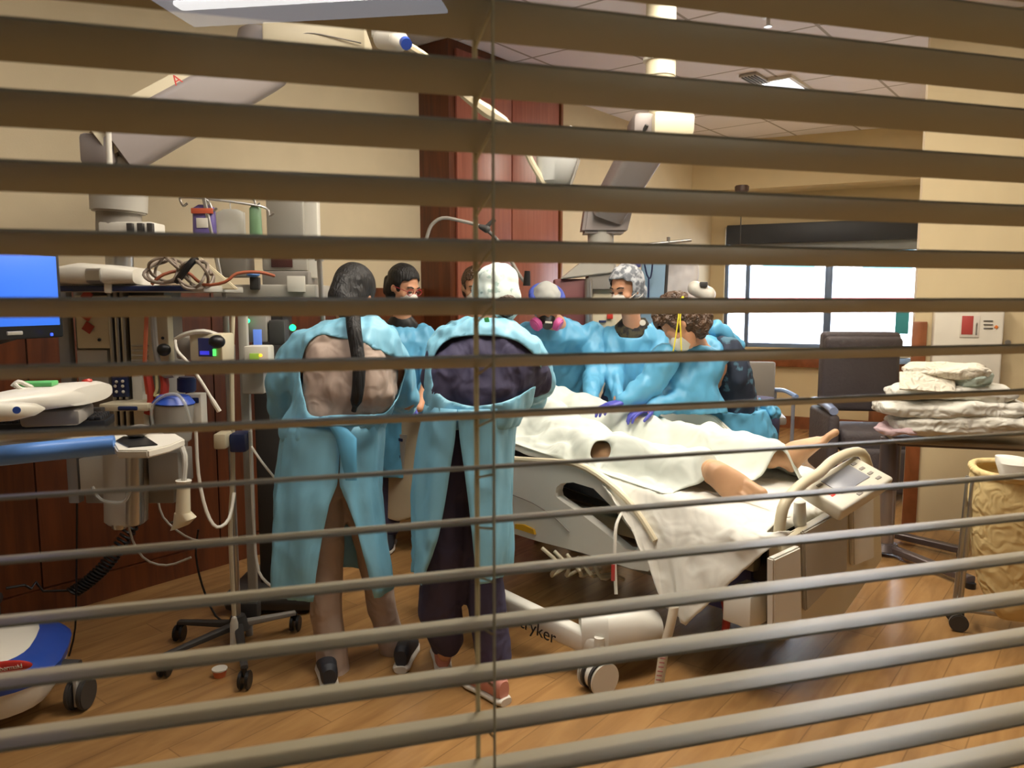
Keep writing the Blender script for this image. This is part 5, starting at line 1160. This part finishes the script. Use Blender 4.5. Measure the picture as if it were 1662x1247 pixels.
for i, (x0, y0, x1, y1, m, l, dd_) in enumerate(((314, 345, 350, 377, mat('violet_bag', '6a5c9a', .4), 'drip bag with a purple and white label and orange top', 3.25), (352, 352, 398, 384, M_clearp, 'full clear drip bag hanging beside the purple one', 3.3), (406, 345, 424, 380, mat('green_bag', '6c8f6a', .4), 'narrow drip bag with a green edge', 3.25))):
    o = thing('drip_bag', P((x0+x1)/2, y1, dd_), l, 'drip bag', 'bags on the drip stand')
    b_ = MB(); c = P((x0+x1)/2, (y0+y1)/2, dd_); w_ = (x1-x0)*dd_/FPX/2; h_ = (y1-y0)*dd_/FPX/2+.03
    b_.loft([(c+V((0, 0, h_)), V((w_*.5, 0, 0)), V((0, .006, 0))), (c+V((0, 0, h_*.8)), V((w_, 0, 0)), V((0, .014, 0))), (c-V((0, 0, h_*.6)), V((w_, 0, 0)), V((0, .028, 0))), (c-V((0, 0, h_*.95)), V((w_*.8, 0, 0)), V((0, .02, 0))), (c-V((0, 0, h_)), V((w_*.3, 0, 0)), V((0, .008, 0)))], n=20, pw=.7)
    b_.cyl(c+V((0, 0, h_)), c+V((0, 0, h_+.03)), .003); bg = b_.build('bag', m, o)
    if i == 0:
        MB().box(c+V((0, -.02, h_*.62)), (w_*1.9, .012, .022), None, .002).build('orange_top', mat('orange_top', 'd0603f', .5), bg)
        MB().box(c+V((0, -.026, -.005)), (w_*1.0, .006, .04), None, .002).build('bag_label', M_white, bg)
# second, thicker pole with rail
vp = thing('equipment_pole', Gd(405, 1050)+V((0, .12, 0)), 'thick pale equipment pole beside the drip stand, bent tubes tied to it', 'pole')
b_ = MB(); vt = P(403, 500, 3.32); vb = P(403, 985, 3.32); b_.box((vt+vb)/2, (.04, .03, vt.z-vb.z), None, .008); b_.build('pole_body', mat('pole_paint', 'a9a79c', .4), vp)
MB().box(V((vb.x, vb.y, .12)), (.10, .06, .08), None, .01).build('pole_foot', M_dgrey, vp)
MB().cyl(V((vb.x, vb.y, .0)), V((vb.x, vb.y, vb.z)), .016).build('pole_stem', M_grey, vp)
cr_ = MB(); cr_.tube([P(378, 505, 3.2), P(376, 600, 3.2), P(378, 760, 3.2), P(374, 860, 3.2), P(380, 1000, 3.18)], .010); o = cr_.build('cream_tubing', M_cream); lbl(o, 'long cream tubing hanging the length of the drip stand', 'tube')
MB().chain([(P(380, 1005, 3.16), .012), (P(380, 1012, 3.16), .017), (P(380, 1060, 3.14), .017)]).build('tube_end', M_white, o)
# pumps and devices by the poles
for i, (x0, y0, x1, y1, d, m, l, led, scr) in enumerate((
    (436, 520, 462, 560, 3.40, M_dgrey, 'dark infusion pump with a bright green light, left of the gowned shoulder', (475, 532, 'g'), None),
    (400, 512, 432, 556, 3.38, M_grey, 'grey infusion pump with a tall blue display', (402, 521, 'g'), (411, 535, 424, 560, '5f7fd0')),
    (396, 562, 436, 600, 3.2, M_white, 'white pump with a small green readout and orange lamp', (423, 577, 'o'), (405, 574, 420, 584, '7c9a3a')),
    (392, 602, 428, 640, 3.25, M_lgrey, 'pale clamp unit below the white pump on the pole', None, None),
    (340, 560, 372, 600, 3.28, M_grey, 'small grey module clamped beside the patient monitor', None, None),
    (346, 705, 366, 730, 3.1, M_cream, 'little cream connector block on the tubing at tray height', None, None),
    (372, 705, 398, 735, 3.15, M_navy, 'navy connector block on the tubing at tray height', None, None))):
    o = thing('infusion_pump' if i < 3 else 'clamp_unit', P((x0+x1)/2, y1, d), l, 'infusion pump' if i < 3 else 'clamp')
    b_ = MB(); bx(b_, x0, y0, x1, y1, d, .10, 4, .008); b_.build('housing', m, o)
    if led: MB().sph(P(led[0], led[1], d-.03), (.010 if led[2] == 'g' else .007)).build('lamp', mat('led_'+led[2], '20e080' if led[2] == 'g' else 'ffb020', .4, emit='20f090' if led[2] == 'g' else 'ffa020', es=2.5), o)
    if scr: b_ = MB(); bx(b_, scr[0], scr[1], scr[2], scr[3], d-.012, .01, 4, .001); b_.build('display', mat('disp_'+scr[4], scr[4], .3, emit=scr[4], es=.6), o)
o = MB().cyl(P(475, 532, 3.3), P(475, 532, 3.29), .014).build('indicator_lamp', mat('led_g', '20e080', .4)); lbl(o, 'round green indicator lamp just beside the blue gown', 'indicator lamp')
# ---- ventilator tower beside the poles
vn = thing('ventilator', P(450, 600, 3.75), 'grey ventilator tower with a tilted white-edged display, behind the drip stand', 'ventilator')
vd = 3.7
b_ = MB(); bx(b_, 432, 318, 492, 400, vd, .10, 0, .012); b_.build('display_back', M_lgrey, vn)
b_ = MB(); bx(b_, 490, 320, 516, 452, vd+.02, .06, 0, .008); b_.build('display_side', M_white, vn)
b_ = MB(); bx(b_, 425, 395, 498, 440, vd, .12, 0, .01); db_ = b_.build('control_box', M_lgrey, vn)
b_ = MB(); bx(b_, 440, 415, 474, 434, vd-.01, .01, 0, .002); b_.build('control_window', mat('maroon_window', '4c2a26', .4), db_)
b_ = MB(); bx(b_, 355, 392, 400, 450, vd, .12, 0, .01); b_.build('gas_module', M_grey, vn)
b_ = MB(); bx(b_, 345, 462, 512, 484, vd-.10, .36, 0, .012); b_.build('tower_shelf', M_lgrey, vn)
b_ = MB(); bx(b_, 425, 440, 500, 464, vd-.04, .2, 0, .01); b_.build('printer_unit', M_grey, vn)
b_ = MB(); bx(b_, 466, 448, 494, 474, vd-.12, .02, 0, .002); b_.build('paper_strip', M_white, vn)
b_ = MB(); bx(b_, 405, 450, 420, 470, vd-.12, .03, 0, .004); b_.build('valve_block', M_dgrey, vn)
MB().sph(P(411, 446, vd-.12), (.03, .03, .012)).build('blue_valve', M_ltb, vn)
c = P(440, 484, vd+.05); MB().box(V((c.x, c.y, c.z/2+.05)), (.16, .16, c.z-.1), None, .02).build('tower_column', M_dgrey, vn)
MB().box(V((c.x, c.y, .06)), (.44, .44, .10), None, .04).build('tower_base', M_dgrey, vn)
MB().cyl(P(518, 420, 3.6), P(524, 520, 3.6), .012).cyl(P(518, 412, 3.6), P(518, 424, 3.6), .02).build('support_pole', M_steel, vn)
# floor item
fi = thing('cup', Gd(357, 1096), 'small orange and white cup on the floor under the drip stand', 'cup'); c = Gd(357, 1098)
MB().cyl(c, c+V((0, 0, .028)), .022, .028, seg=24).build('cup_body', mat('orange_cup', 'd8744a', .5), fi); MB().cyl(c+V((0, 0, .028)), c+V((0, 0, .034)), .030, seg=24).build('cup_rim', M_white, fi)
# ================================================================== exam lamp, centre top
el = thing('exam_lamp', P(632, 66, 3.2), 'white ceiling-hung examination lamp on thin jointed arms', 'exam lamp')
MB().chain([(P(622, 64, 3.2), .040), (P(645, 66, 3.15), .044)]).build('lamp_joint', M_white, el)
MB().cyl(P(657, 68, 3.10), P(660, 72, 3.08), .022).build('joint_cap', mat('lid_blue', '2a50b4', .35), el)
t_ = P(615, 60, 3.25); MB().cyl(V((t_.x, t_.y, CEIL)), t_, .03).build('lamp_mount', M_white, el)
MB().tube([P(655, 70, 3.15), P(700, 100, 3.25), P(750, 152, 3.4)], .016).build('upper_arm', M_cream, el)
MB().tube([P(748, 150, 3.4), P(790, 180, 3.45), P(820, 197, 3.5)], lambda t: .03-.012*abs(2*t-1)).build('elbow', M_cream, el)
MB().tube([P(818, 195, 3.5), P(845, 225, 3.52), P(862, 262, 3.55), P(888, 305, 3.55)], .015).build('lower_arm', M_cream, el)
ld = V((.55, -.35, -.35)).normalized(); lx = ld.cross(UZ).normalized(); ly = lx.cross(ld); c = P(905, 262, 3.6)
RL = axm(V((1, 0, 0)), V((0, 1, 0)), UZ)
MB().loft([(P(903, 212, 3.6), V((.055, 0, 0)), V((0, .05, 0))), (P(905, 225, 3.6), V((.092, 0, 0)), V((0, .08, 0))), (P(906, 262, 3.6), V((.100, 0, 0)), V((0, .09, 0))), (P(900, 296, 3.6), V((.085, 0, 0)), V((0, .08, 0))), (P(900, 303, 3.6), V((.07, 0, 0)), V((0, .06, 0)))], n=32).build('lamp_head', mat('lamp_grey', 'b4b6b2', .3), el)
MB().tube([P(925, 205, 3.57), P(940, 235, 3.55), P(936, 270, 3.55), P(926, 302, 3.55)], .006).build('head_rim', M_grey, el)
MB().prism([(0, 0), (.075, -.012), (.06, -.03), (0, -.012)], P(925, 299, 3.55), V((1, 0, 0)), UZ, V((0, 1, 0)), .03).build('head_clip', M_black, el)
# gooseneck retractor holder
gk = thing('gooseneck_arm', P(800, 380, 4.4), 'grey gooseneck arm with a three-pronged knob in front of the wardrobe', 'gooseneck arm')
MB().tube([P(692, 388, 4.4), P(700, 366, 4.4), P(718, 354, 4.4), P(745, 358, 4.4), P(785, 370, 4.4), P(815, 400, 4.4), P(842, 445, 4.4), P(852, 458, 4.4)], .010).build('gooseneck', M_grey, gk)
MB().chain([(P(780, 368, 4.38), .014), (P(790, 372, 4.38), .022)]).tube([P(788, 370, 4.38), P(803, 356, 4.38)], .012).tube([P(790, 374, 4.38), P(806, 388, 4.38)], .008).build('prong_knob', M_dgrey, gk)
MB().cyl(P(856, 440, 4.38), P(855, 464, 4.38), .016, .022).build('arm_tip', M_black, gk)
# ================================================================== right boom
rb2 = thing('anaesthesia_boom', P(1000, 400, 5.2), 'grey right-hand ceiling boom with a slanting arm above the patterned cap', 'medical boom')
t_ = P(1072, 60, 4.6); MB().cyl(V((t_.x, t_.y, CEIL)), P(1072, 125, 4.6), .085, seg=28).build('ceiling_tube', M_cream, rb2)
MB().cyl(P(1072, 93, 4.6), P(1072, 100, 4.6), .10, bev=.004).build('tube_collar', M_white, rb2)
MB().cyl(P(1072, 120, 4.6), P(1076, 190, 4.62), .08, seg=28).build('tube_lower', M_cream, rb2)
b_ = MB(); bx(b_, 1062, 178, 1128, 220, 4.5, .3, 0, .03); b_.build('arm_head', M_cream, rb2)
b_ = MB(); bx(b_, 1028, 180, 1066, 222, 4.55, .26, 0, .04); b_.build('arm_shoulder', M_boom, rb2)
e0 = P(1060, 215, 4.65); e1 = P(985, 345, 5.0); dd = (e1-e0).normalized(); sd = V((1, 0, 0)); sd = (sd-dd*sd.dot(dd)).normalized(); ud = dd.cross(sd)
MB().loft([(e0, sd*.115, ud*.10), (e1, sd*.10, ud*.09)], n=24, pw=.3).build('slanting_arm', M_boom, rb2)
MB().loft([(e0-ud*.0-V((0, .10, 0))-sd*.06, sd*.012, ud*.01), (e1-V((0, .095, 0))-sd*.055, sd*.012, ud*.01)], n=8).build('arm_groove', M_dgrey, rb2)
b_ = MB(); b_.prism([(-.12, -.09), (.17, -.09), (.22, .12), (-.09, .12)], P(975, 355, 4.98), V((1, 0, 0)), UZ, V((0, 1, 0)), .2, .02); b_.build('arm_knee', M_boom, rb2)
MB().cyl(P(975, 373, 5.08), P(975, 400, 5.08), .085).cyl(P(975, 400, 5.08), P(975, 440, 5.08), .08).build('swivel', M_lgrey, rb2)
b_ = MB(); bx(b_, 955, 428, 1000, 470, 5.0, .2, 0, .01); b_.build('boom_box', M_grey, rb2)
b_ = MB(); b_.prism([(0, 0), (.34, .04), (.34, .13), (.16, .13)], P(910, 453, 4.98), V((1, 0, 0)), UZ, V((0, 1, 0)), .3, .006); b_.build('boom_shelf', M_lgrey, rb2)
b_ = MB(); bx(b_, 900, 453, 962, 540, 5.02, .2, 0, .01); b_.build('maroon_panel', mat('maroon_panel', '7d4a4a', .5), rb2)
MB().cyl(P(955, 452, 4.98), P(956, 540, 4.98), .026, seg=20, bev=.008).build('steel_post', M_steel, rb2)
b_ = MB(); bx(b_, 960, 470, 1000, 600, 5.05, .15, 0, .01); pp = b_.build('pump_rack', M_cream, rb2)
b_ = MB(); bx(b_, 985, 508, 995, 518, 5.03, .01); b_.build('red_switch', mat('cap_red', 'c7382a', .4), pp)
b_ = MB(); bx(b_, 972, 520, 984, 524, 5.03, .01); b_.build('navy_strip', M_navy, pp)
# blue-white supply cabinet items behind E
sr_ = thing('supply_rail', P(1085, 400, 5.4), 'chrome rail with small bottles above the blue privacy screen', 'rail')
MB().cyl(P(1045, 398, 5.4), P(1122, 390, 5.4), .012).cyl(P(1085, 385, 5.4), P(1085, 402, 5.4), .012).build('rail_tube', M_steel, sr_)
MB().cyl(P(1085, 398, 5.4), P(1080, 480, 5.4), .011).cyl(P(1080, 480, 5.4), V((P(1080, 480, 5.4).x, 5.4, 0)), .011).build('rail_post', M_dgrey, sr_)
b_ = MB(); bx(b_, 1010, 425, 1040, 434, 5.3, .1); o = b_.build('violet_box', mat('violet_grey', '50528c', .5)); lbl(o, 'small violet box on the rail above the patterned cap', 'box')
o = thing('privacy_screen', P(1058, 560, 5.6), 'light blue panel standing behind the person in the grey cap', 'screen')
b_ = MB(); bx(b_, 1040, 426, 1079, 600, 5.6, .03, 0, .006); b_.build('blue_panel', mat('sky_panel', '8fb2cc', .6), o)
c = P(1060, 600, 5.62); MB().box(V((c.x, c.y, c.z/2)), (.03, .03, c.z), None, .004).box(V((c.x, c.y, .015)), (.30, .2, .03), None, .006).build('screen_stand', M_steel, o)
o = MB().tube([P(1046, 428, 5.5), P(1050, 446, 5.5), P(1055, 452, 5.5), P(1058, 440, 5.5), P(1059, 428, 5.5)], .006).tube([P(1053, 452, 5.5), P(1052, 500, 5.5)], .006).build('stethoscope', M_navy); lbl(o, 'dark blue stethoscope hanging in front of the light blue panel', 'stethoscope')
o = thing('linen_curtain', P(1110, 560, 5.8), 'white plastic-covered hanger bundle between the blue panel and the window', 'hanging cover')
b_ = MB(); b_.loft([(P(1107, 425, 5.8), V((.13, 0, 0)), V((0, .05, 0))), (P(1108, 480, 5.8), V((.14, 0, 0)), V((0, .06, 0))), (P(1110, 540, 5.8), V((.15, 0, 0)), V((0, .06, 0))), (P(1112, 640, 5.8), V((.14, 0, 0)), V((0, .06, 0)))], n=20); b_.remesh('cover_cloth', mat('white_cover', 'd8d4d2', .6), o, voxel=.02, smooth=2, disp=cloth(.025, 7))
c = P(1112, 640, 5.8); MB().cyl(V((c.x, c.y, 0)), V((c.x, c.y, c.z+.1)), .02).box(V((c.x, c.y, .015)), (.30, .25, .03), None, .006).build('cover_stand', M_steel, o)
o = MB().chain([(P(1128, 468, 5.2), .05), (P(1148, 478, 5.2), .055)]).build('resuscitator_bag', M_white); lbl(o, 'white rounded bag with a dark valve behind the bending head', 'resuscitator bag')
MB().box(P(1142, 462, 5.15), (.05, .03, .035), None, .006).build('bag_valve', M_dgrey, o)
# ================================================================== right side furniture
# recliner
rc = thing('recliner', Gd(1395, 860)+V((0, .9, 0)), 'dark grey high-backed recliner chair in front of the window', 'recliner chair')
M_rec = mat('charcoal_vinyl', '4d474a', .6, var=.05, bump=.15, bs=30)
rd = 6.3; yw = -8; R_ = yawm(yw)
l_, r_ = P(1336, 600, rd), P(1456, 600, rd); mid = (l_+r_)/2; w_ = (r_-l_).length; zt_ = P(1395, 546, rd).z
def Rb(x, y, z): v = R_@V((x, y, 0)); return V((mid.x+v.x, mid.y+v.y, z))
MB().box(Rb(0, .05, (zt_+.42)/2+.1), (w_, .16, zt_-.55), R_, .04, 4).build('backrest', M_rec, rc)
MB().box(Rb(0, -.04, zt_-.07), (w_*.98, .12, .14), R_, .04, 4).build('head_pillow', M_rec, rc)
MB().box(Rb(0, -.32, .42), (w_*.92, .58, .18), R_, .05, 4).build('seat_cushion', M_rec, rc)
MB().box(Rb(0, -.64, .22), (w_*.92, .08, .34), R_, .03, 3).build('leg_rest', M_rec, rc)
for s in (-1, 1):
    a_ = MB().box(Rb(s*(w_/2+.035), -.28, .38), (.085, .62, .5), R_, .03, 3).build('armrest', M_rec, rc)
    MB().loft([(Rb(s*(w_/2+.04), -.58, .66), V((.035, 0, 0)), UZ*.03), (Rb(s*(w_/2+.04), -.4, .68), V((.042, 0, 0)), UZ*.028), (Rb(s*(w_/2+.04), .0, .68), V((.035, 0, 0)), UZ*.02)], n=16).build('arm_pad', mat('blue_grey_pad', '8b9cc0', .3), a_)
    MB().cyl(Rb(s*w_*.4, -.5, .0), Rb(s*w_*.4, -.5, .1), .03).cyl(Rb(s*w_*.4, 0, .0), Rb(s*w_*.4, 0, .1), .03).build('foot', M_black, rc)
# small visitor chair
vc = thing('visitor_chair', V((P(1232, 600, 6.9).x, 6.9, 0)), 'grey visitor chair with a pale blue armrest, mostly behind the bending person', 'chair')
vx, vy = P(1225, 640, 6.9).x, 6.9
MB().box(V((vx, vy+.25, .72)), (.5, .06, .42), yawm(-12), .02).build('backrest', M_grey, vc)
MB().box(V((vx, vy, .45)), (.5, .5, .07), yawm(-12), .02).build('seat', M_grey, vc)
M_pb = mat('pale_blue_frame', '8fb0e2', .3)
for s in (-1, 1):
    x = vx+.27*s; MB().tube([V((x, vy+.26, .66)), V((x, vy, .685)), V((x+.02*s, vy-.24, .66))], .02).build('armrest', M_pb, vc)
    for y in (-.22, .25): MB().cyl(V((x, vy+y, 0)), V((x, vy+y, .66)), .016).build('leg', mat('chair_frame', 'aab2c4', .3, metal=.5), vc)
# teal paper and shelf items beside the window
o = MB().box(P(1464, 524, 8.30), (.13, .01, .24), axm(S, SN, UZ), .001).build('teal_poster', mat('teal_paper', '3fa0ae', .6)); lbl(o, 'teal sheet pinned on the wall right of the window', 'poster')
cbt = thing('side_cabinet', V((P(1462, 600, 7.0).x, 7.0, 0)), 'cherry wood side cabinet behind the recliner holding boxes', 'cabinet')
c = V((P(1466, 600, 7.0).x, 7.2, .46)); MB().box(c, (.22, .4, .92), None, .005).build('cabinet_body', M_trimw, cbt)
for i, (y, m, l) in enumerate(((578, M_pb, 'pale blue box on the side cabinet'), (564, M_white, 'white and dark box on top of the pale blue one'))):
    c2 = P(1463, y, 7.05); c2.z = .945+.07*i; o = MB().box(c2, (.13, .2, .05 if i == 0 else .08), None, .005).build('tissue_box', m); lbl(o, l, 'box')
# sharps container on the right wall
sx = thing('sharps_container', P(1572, 570, 4.5), 'large white sharps disposal box with a red label on the right wall', 'sharps container')
def WR(px, py, off=0):
    r = ray(px, py); k = (C0-RN*off).dot(RN)/r.dot(RN); h = r*k; return V((h.x, h.y, h.z+CAMZ))
a0, a1_ = WR(1518, 500, .14), WR(1632, 500, .14); b0 = WR(1575, 640, .14)
zt1 = WR(1575, 492, .14).z; zb1 = b0.z; mid = (a0+a1_)/2; mid.z = (zt1+zb1)/2; w_ = (a1_-a0).length; RR = axm(RD, RN, UZ)
bxs = MB().box(mid+RN*.065, (w_, .13, zt1-zb1), RR, .014, 3).build('container', mat('sharps_white', 'd9d1bf', .4), sx)
c = mid.copy(); c.z = zt1+.004; MB().box(c+RN*.06-RD*.02, (w_*.68, .10, .03), RR, .006).build('lid', M_grey, sx)
def onbox(px, py): p = WR(px, py, .144); return p
p0 = onbox(1574, 530); MB().box(p0, (.105, .003, .135), RR, .001).build('label_card', mat('card', 'd2c9ba', .5), bxs)
MB().box(onbox(1570, 528)-RN*.002, (.062, .003, .115), RR, .001).build('red_label', mat('label_red', 'a8413a', .5), bxs)
text('BIOHAZARD', 'label_lettering', .013, mat('ink', '5a5550', .6), bxs, onbox(1585, 534)-RN*.003, UZ, -RD)
b_ = MB()
for y in (521, 527, 533): b_.box(onbox(1604, y), (.05, .003, .006), RR, .0005)
b_.build('label_text_lines', mat('ink', '5a5550', .6), bxs)
MB().box(onbox(1617, 531), (.018, .003, .018), RR @ Matrix.Rotation(radians(45), 3, 'Y'), .0005).build('orange_diamond', mat('orange_mark', 'd2722e', .5), bxs)
MB().cyl(onbox(1632, 556)+RD*.01, onbox(1632, 556)+RD*.01-RN*.02, .016).build('key_lock', M_steel, bxs)
# overbed table with the stack of linen
ot = thing('overbed_table', Gd(1437, 905), 'overbed table with a brown column and H-shaped base holding folded linen', 'overbed table')
oc = Gd(1436, 900); zt2 = P(1500, 702, oc.y).z
M_brn = mat('taupe_metal', '5b5150', .35, metal=.3)
MB().cyl(V((oc.x, oc.y, .40)), V((oc.x, oc.y, zt2-.03)), .056, seg=28).build('outer_column', M_brn, ot)
MB().cyl(V((oc.x, oc.y, .06)), V((oc.x, oc.y, .42)), .043, seg=28).build('inner_column', mat('satin_metal', '9a8f88', .3, metal=.6), ot)
MB().cyl(V((oc.x, oc.y, .03)), V((oc.x, oc.y, .075)), .085, .06, seg=28, bev=.006).build('base_collar', M_brn, ot)
ta, tb = V((oc.x-.04, oc.y-.03, 0)), V((oc.x+.98, oc.y-.30, 0)); td = (tb-ta).normalized(); tn = UZ.cross(td); mid = (ta+tb)/2; mid.z = zt2-.012
MB().box(mid, ((tb-ta).length, .42, .026), axm(td, tn, UZ), .01).build('table_top', mat('taupe_laminate', '8a7a60', .4), ot)
MB().box(V((mid.x, mid.y, zt2-.045)), ((tb-ta).length*.9, .10, .04), axm(td, tn, UZ), .008).build('top_rail', M_brn, ot)
for (p0, p1) in (((1452, 905), (1575, 955)), ((1455, 880), (1560, 905))):
    q0, q1 = Gd(*p0), Gd(*p1); q0.z = q1.z = .045; MB().loft([(q0, UZ*.02, (q1-q0).cross(UZ).normalized()*.035), (q1, UZ*.02, (q1-q0).cross(UZ).normalized()*.03)], n=12, pw=.5).build('base_rail', M_brn, ot)
    MB().cyl(V((q1.x, q1.y, 0)), V((q1.x, q1.y, .03)), .025).build('glide', M_black, ot)
M_lin = [mat('linen_white', 'd9d6ca', .85, bump=.5, bs=14, var=.03), mat('linen_pink', 'd3b7bb', .85, bump=.4, bs=14), mat('linen_green', 'b9c8bd', .85, bump=.4, bs=14), mat('linen_cream', 'dcd5c2', .85, bump=.5, bs=20)]
def linen(px0, y0, px1, y1, d, dep, m, lab, seed, droop=0):
    a_ = P(px0, (y0+y1)/2, d+.05); b2 = P(px1, (y0+y1)/2, d-.10); dr = (b2-a_); dr.z = 0; L_ = dr.length; dr.normalize(); nn = UZ.cross(dr); h = abs(P(0, y0, d).z-P(0, y1, d).z)/2
    zc_ = (a_.z+b2.z)/2; rr = []
    for k in range(9):
        f = k/8; e = .55 if k in (0, 8) else 1; c = a_+dr*L_*f; c.z = zc_-droop*(1-f)**3*.5+.006*sin(f*9+seed)
        rr.append((c, nn*dep/2*(.8 if e < 1 else 1), UZ*h*e))
    mb = MB().loft(rr, n=28, pw=.55)
    o = mb.remesh('folded_sheet', m, None, voxel=.010, smooth=3, disp=lambda p, n: .020*noise.noise(V((p.x*6+seed, p.y*9, p.z*30)))+.014*(abs(noise.noise(V((p.x*10+p.z*20, p.y*12+seed, p.z*50))))-.25))
    return tag(o, lab, 'folded linen', 'stack of folded linen on the overbed table')
linen(1428, 686, 1500, 700, 4.30, .34, M_lin[1], 'folded linen with a pink edge at the bottom left of the stack', 1)
linen(1446, 668, 1680, 700, 4.22, .36, M_lin[0], 'broad white folded sheet, lowest of the linen stack', 2, .05)
linen(1424, 645, 1658, 672, 4.24, .36, M_lin[0], 'white folded sheet with slanting creases in the middle of the stack', 3, .03)
linen(1442, 622, 1640, 650, 4.26, .33, M_lin[0], 'smooth rounded white sheet near the top of the stack', 4)
linen(1540, 603, 1606, 626, 4.22, .26, M_lin[2], 'pale green patterned cloth peeking out of the stack', 5)
linen(1466, 592, 1604, 612, 4.26, .30, M_lin[3], 'cream cloth lying on top of the linen stack', 6)
f_ = []
for i in range(19):
    r = []
    for j in range(17):
        u_, v_ = i/18, j/16; x = 1460+90*u_+10*v_*(1-u_); y = 604+v_*28+6*u_*v_; dpt = 4.16-.10*v_
        x -= 10*v_*(1-u_); p = P(x, y, dpt); p.z += .006*noise.noise(V((u_*5, v_*5, 2))); r.append(p)
    f_.append(r)
tag(sheet('cloth_corner', f_, M_lin[3], None, .008), 'cream towel flap folded over the left front of the linen stack', 'towel', None)
# laundry hamper
hp = thing('laundry_hamper', Gd(1625, 1040), 'wheeled hamper with a pale yellow cloth bag at the right edge', 'laundry hamper')
ha = P(1583, 760, 3.40); hz = ha.z; hw = .46
hd = V((.93, -.37, 0)).normalized(); hn = UZ.cross(hd); hc_ = V((ha.x, ha.y, 0))+hd*hw/2-hn*(-.0)
def ring(z, rx, ry, off=V((0, 0, 0))): c = hc_+off; c.z = z; return (c, hd*rx, hn*ry)
b_ = MB(); b_.loft([ring(hz, .235, .21), ring(hz-.05, .240, .215), ring(hz-.16, .238, .212), ring(hz-.165, .230, .205), ring(.45, .215, .19), ring(.25, .185, .16), ring(.14, .10, .09, V((-.05, -.02, 0))), ring(.10, .06, .05, V((-.06, -.02, 0)))], n=48, closed=False, pw=.7)
me = bpy.data.meshes.new('bag'); b_.bm.to_mesh(me); b_.bm.free()
for v in me.vertices:
    d_ = V((v.co.x, v.co.y, 0))-V((hc_.x, hc_.y, 0)); k = .014*noise.noise(V((v.co.x*7, v.co.y*7, v.co.z*3)))*(1.2-v.co.z); v.co += d_.normalized()*k*3
o = link_mesh('cloth_bag', me, M_cloth_y, hp); sm = o.modifiers.new('subd', 'SUBSURF'); sm.levels = 2; sm.render_levels = 2; s2 = o.modifiers.new('thickness', 'SOLIDIFY'); s2.thickness = .005
pts = [ring(hz, .237, .212) for _ in (0,)][0]
cc_, aa_, bb_ = pts; q = []
for k in range(37):
    t = 2*pi*k/36; ct, st = cos(t), sin(t); ct = math.copysign(abs(ct)**.7, ct); st = math.copysign(abs(st)**.7, st); q.append(cc_+aa_*ct+bb_*st)
MB().tube(q, .017, seg=10, smooth=1).build('rolled_rim', M_cloth_y, hp)
fr_ = MB()
for sx_, sy_ in ((-1, -1), (-1, 1), (1, -1), (1, 1)):
    c = hc_+hd*sx_*.245+hn*sy_*.06; p0 = V((c.x, c.y, hz-.05)); p1 = V((c.x, c.y, .11))-hd*.02
    MB().cyl(p0, p1, .011).build('frame_post', M_steel, hp)
    w = p1.copy(); w.z = .04; b_ = MB(); b_.cyl(w+hn*.012, w-hn*.012, .04, seg=24, bev=.004); b_.cyl(w+V((0, 0, .02)), w+V((0, 0, .075)), .008); b_.build('caster', M_dgrey, hp)
for a_, b2 in (((-1, -1), (1, -1)), ((-1, 1), (1, 1)), ((-1, -1), (-1, 1)), ((1, -1), (1, 1))):
    p0 = hc_+hd*(a_[0]*.225)+hn*a_[1]*.06; p1 = hc_+hd*(b2[0]*.225)+hn*b2[1]*.06; p0.z = p1.z = .105; fr_.cyl(p0, p1, .010)
fr_.build('base_frame', M_steel, hp)
o = MB().loft([(P(1640, 742, 3.2), V((.05, -.02, 0)), V((.01, .05, 0))), (P(1645, 752, 3.18), V((.06, -.02, 0)), V((.01, .06, 0))), (P(1648, 775, 3.17), V((.05, -.02, 0)), V((.01, .05, 0)))], n=20).build('white_cloth', M_sheet); lbl(o, 'white cloth sticking out of the yellow hamper bag', 'cloth')
# power outlet on the right wall by the floor
o = MB().box(WR(1550, 888, .01), (.12, .02, .08), RR, .004).build('wall_socket', M_lgrey); lbl(o, 'grey power socket low on the right wall behind the table base', 'wall socket')
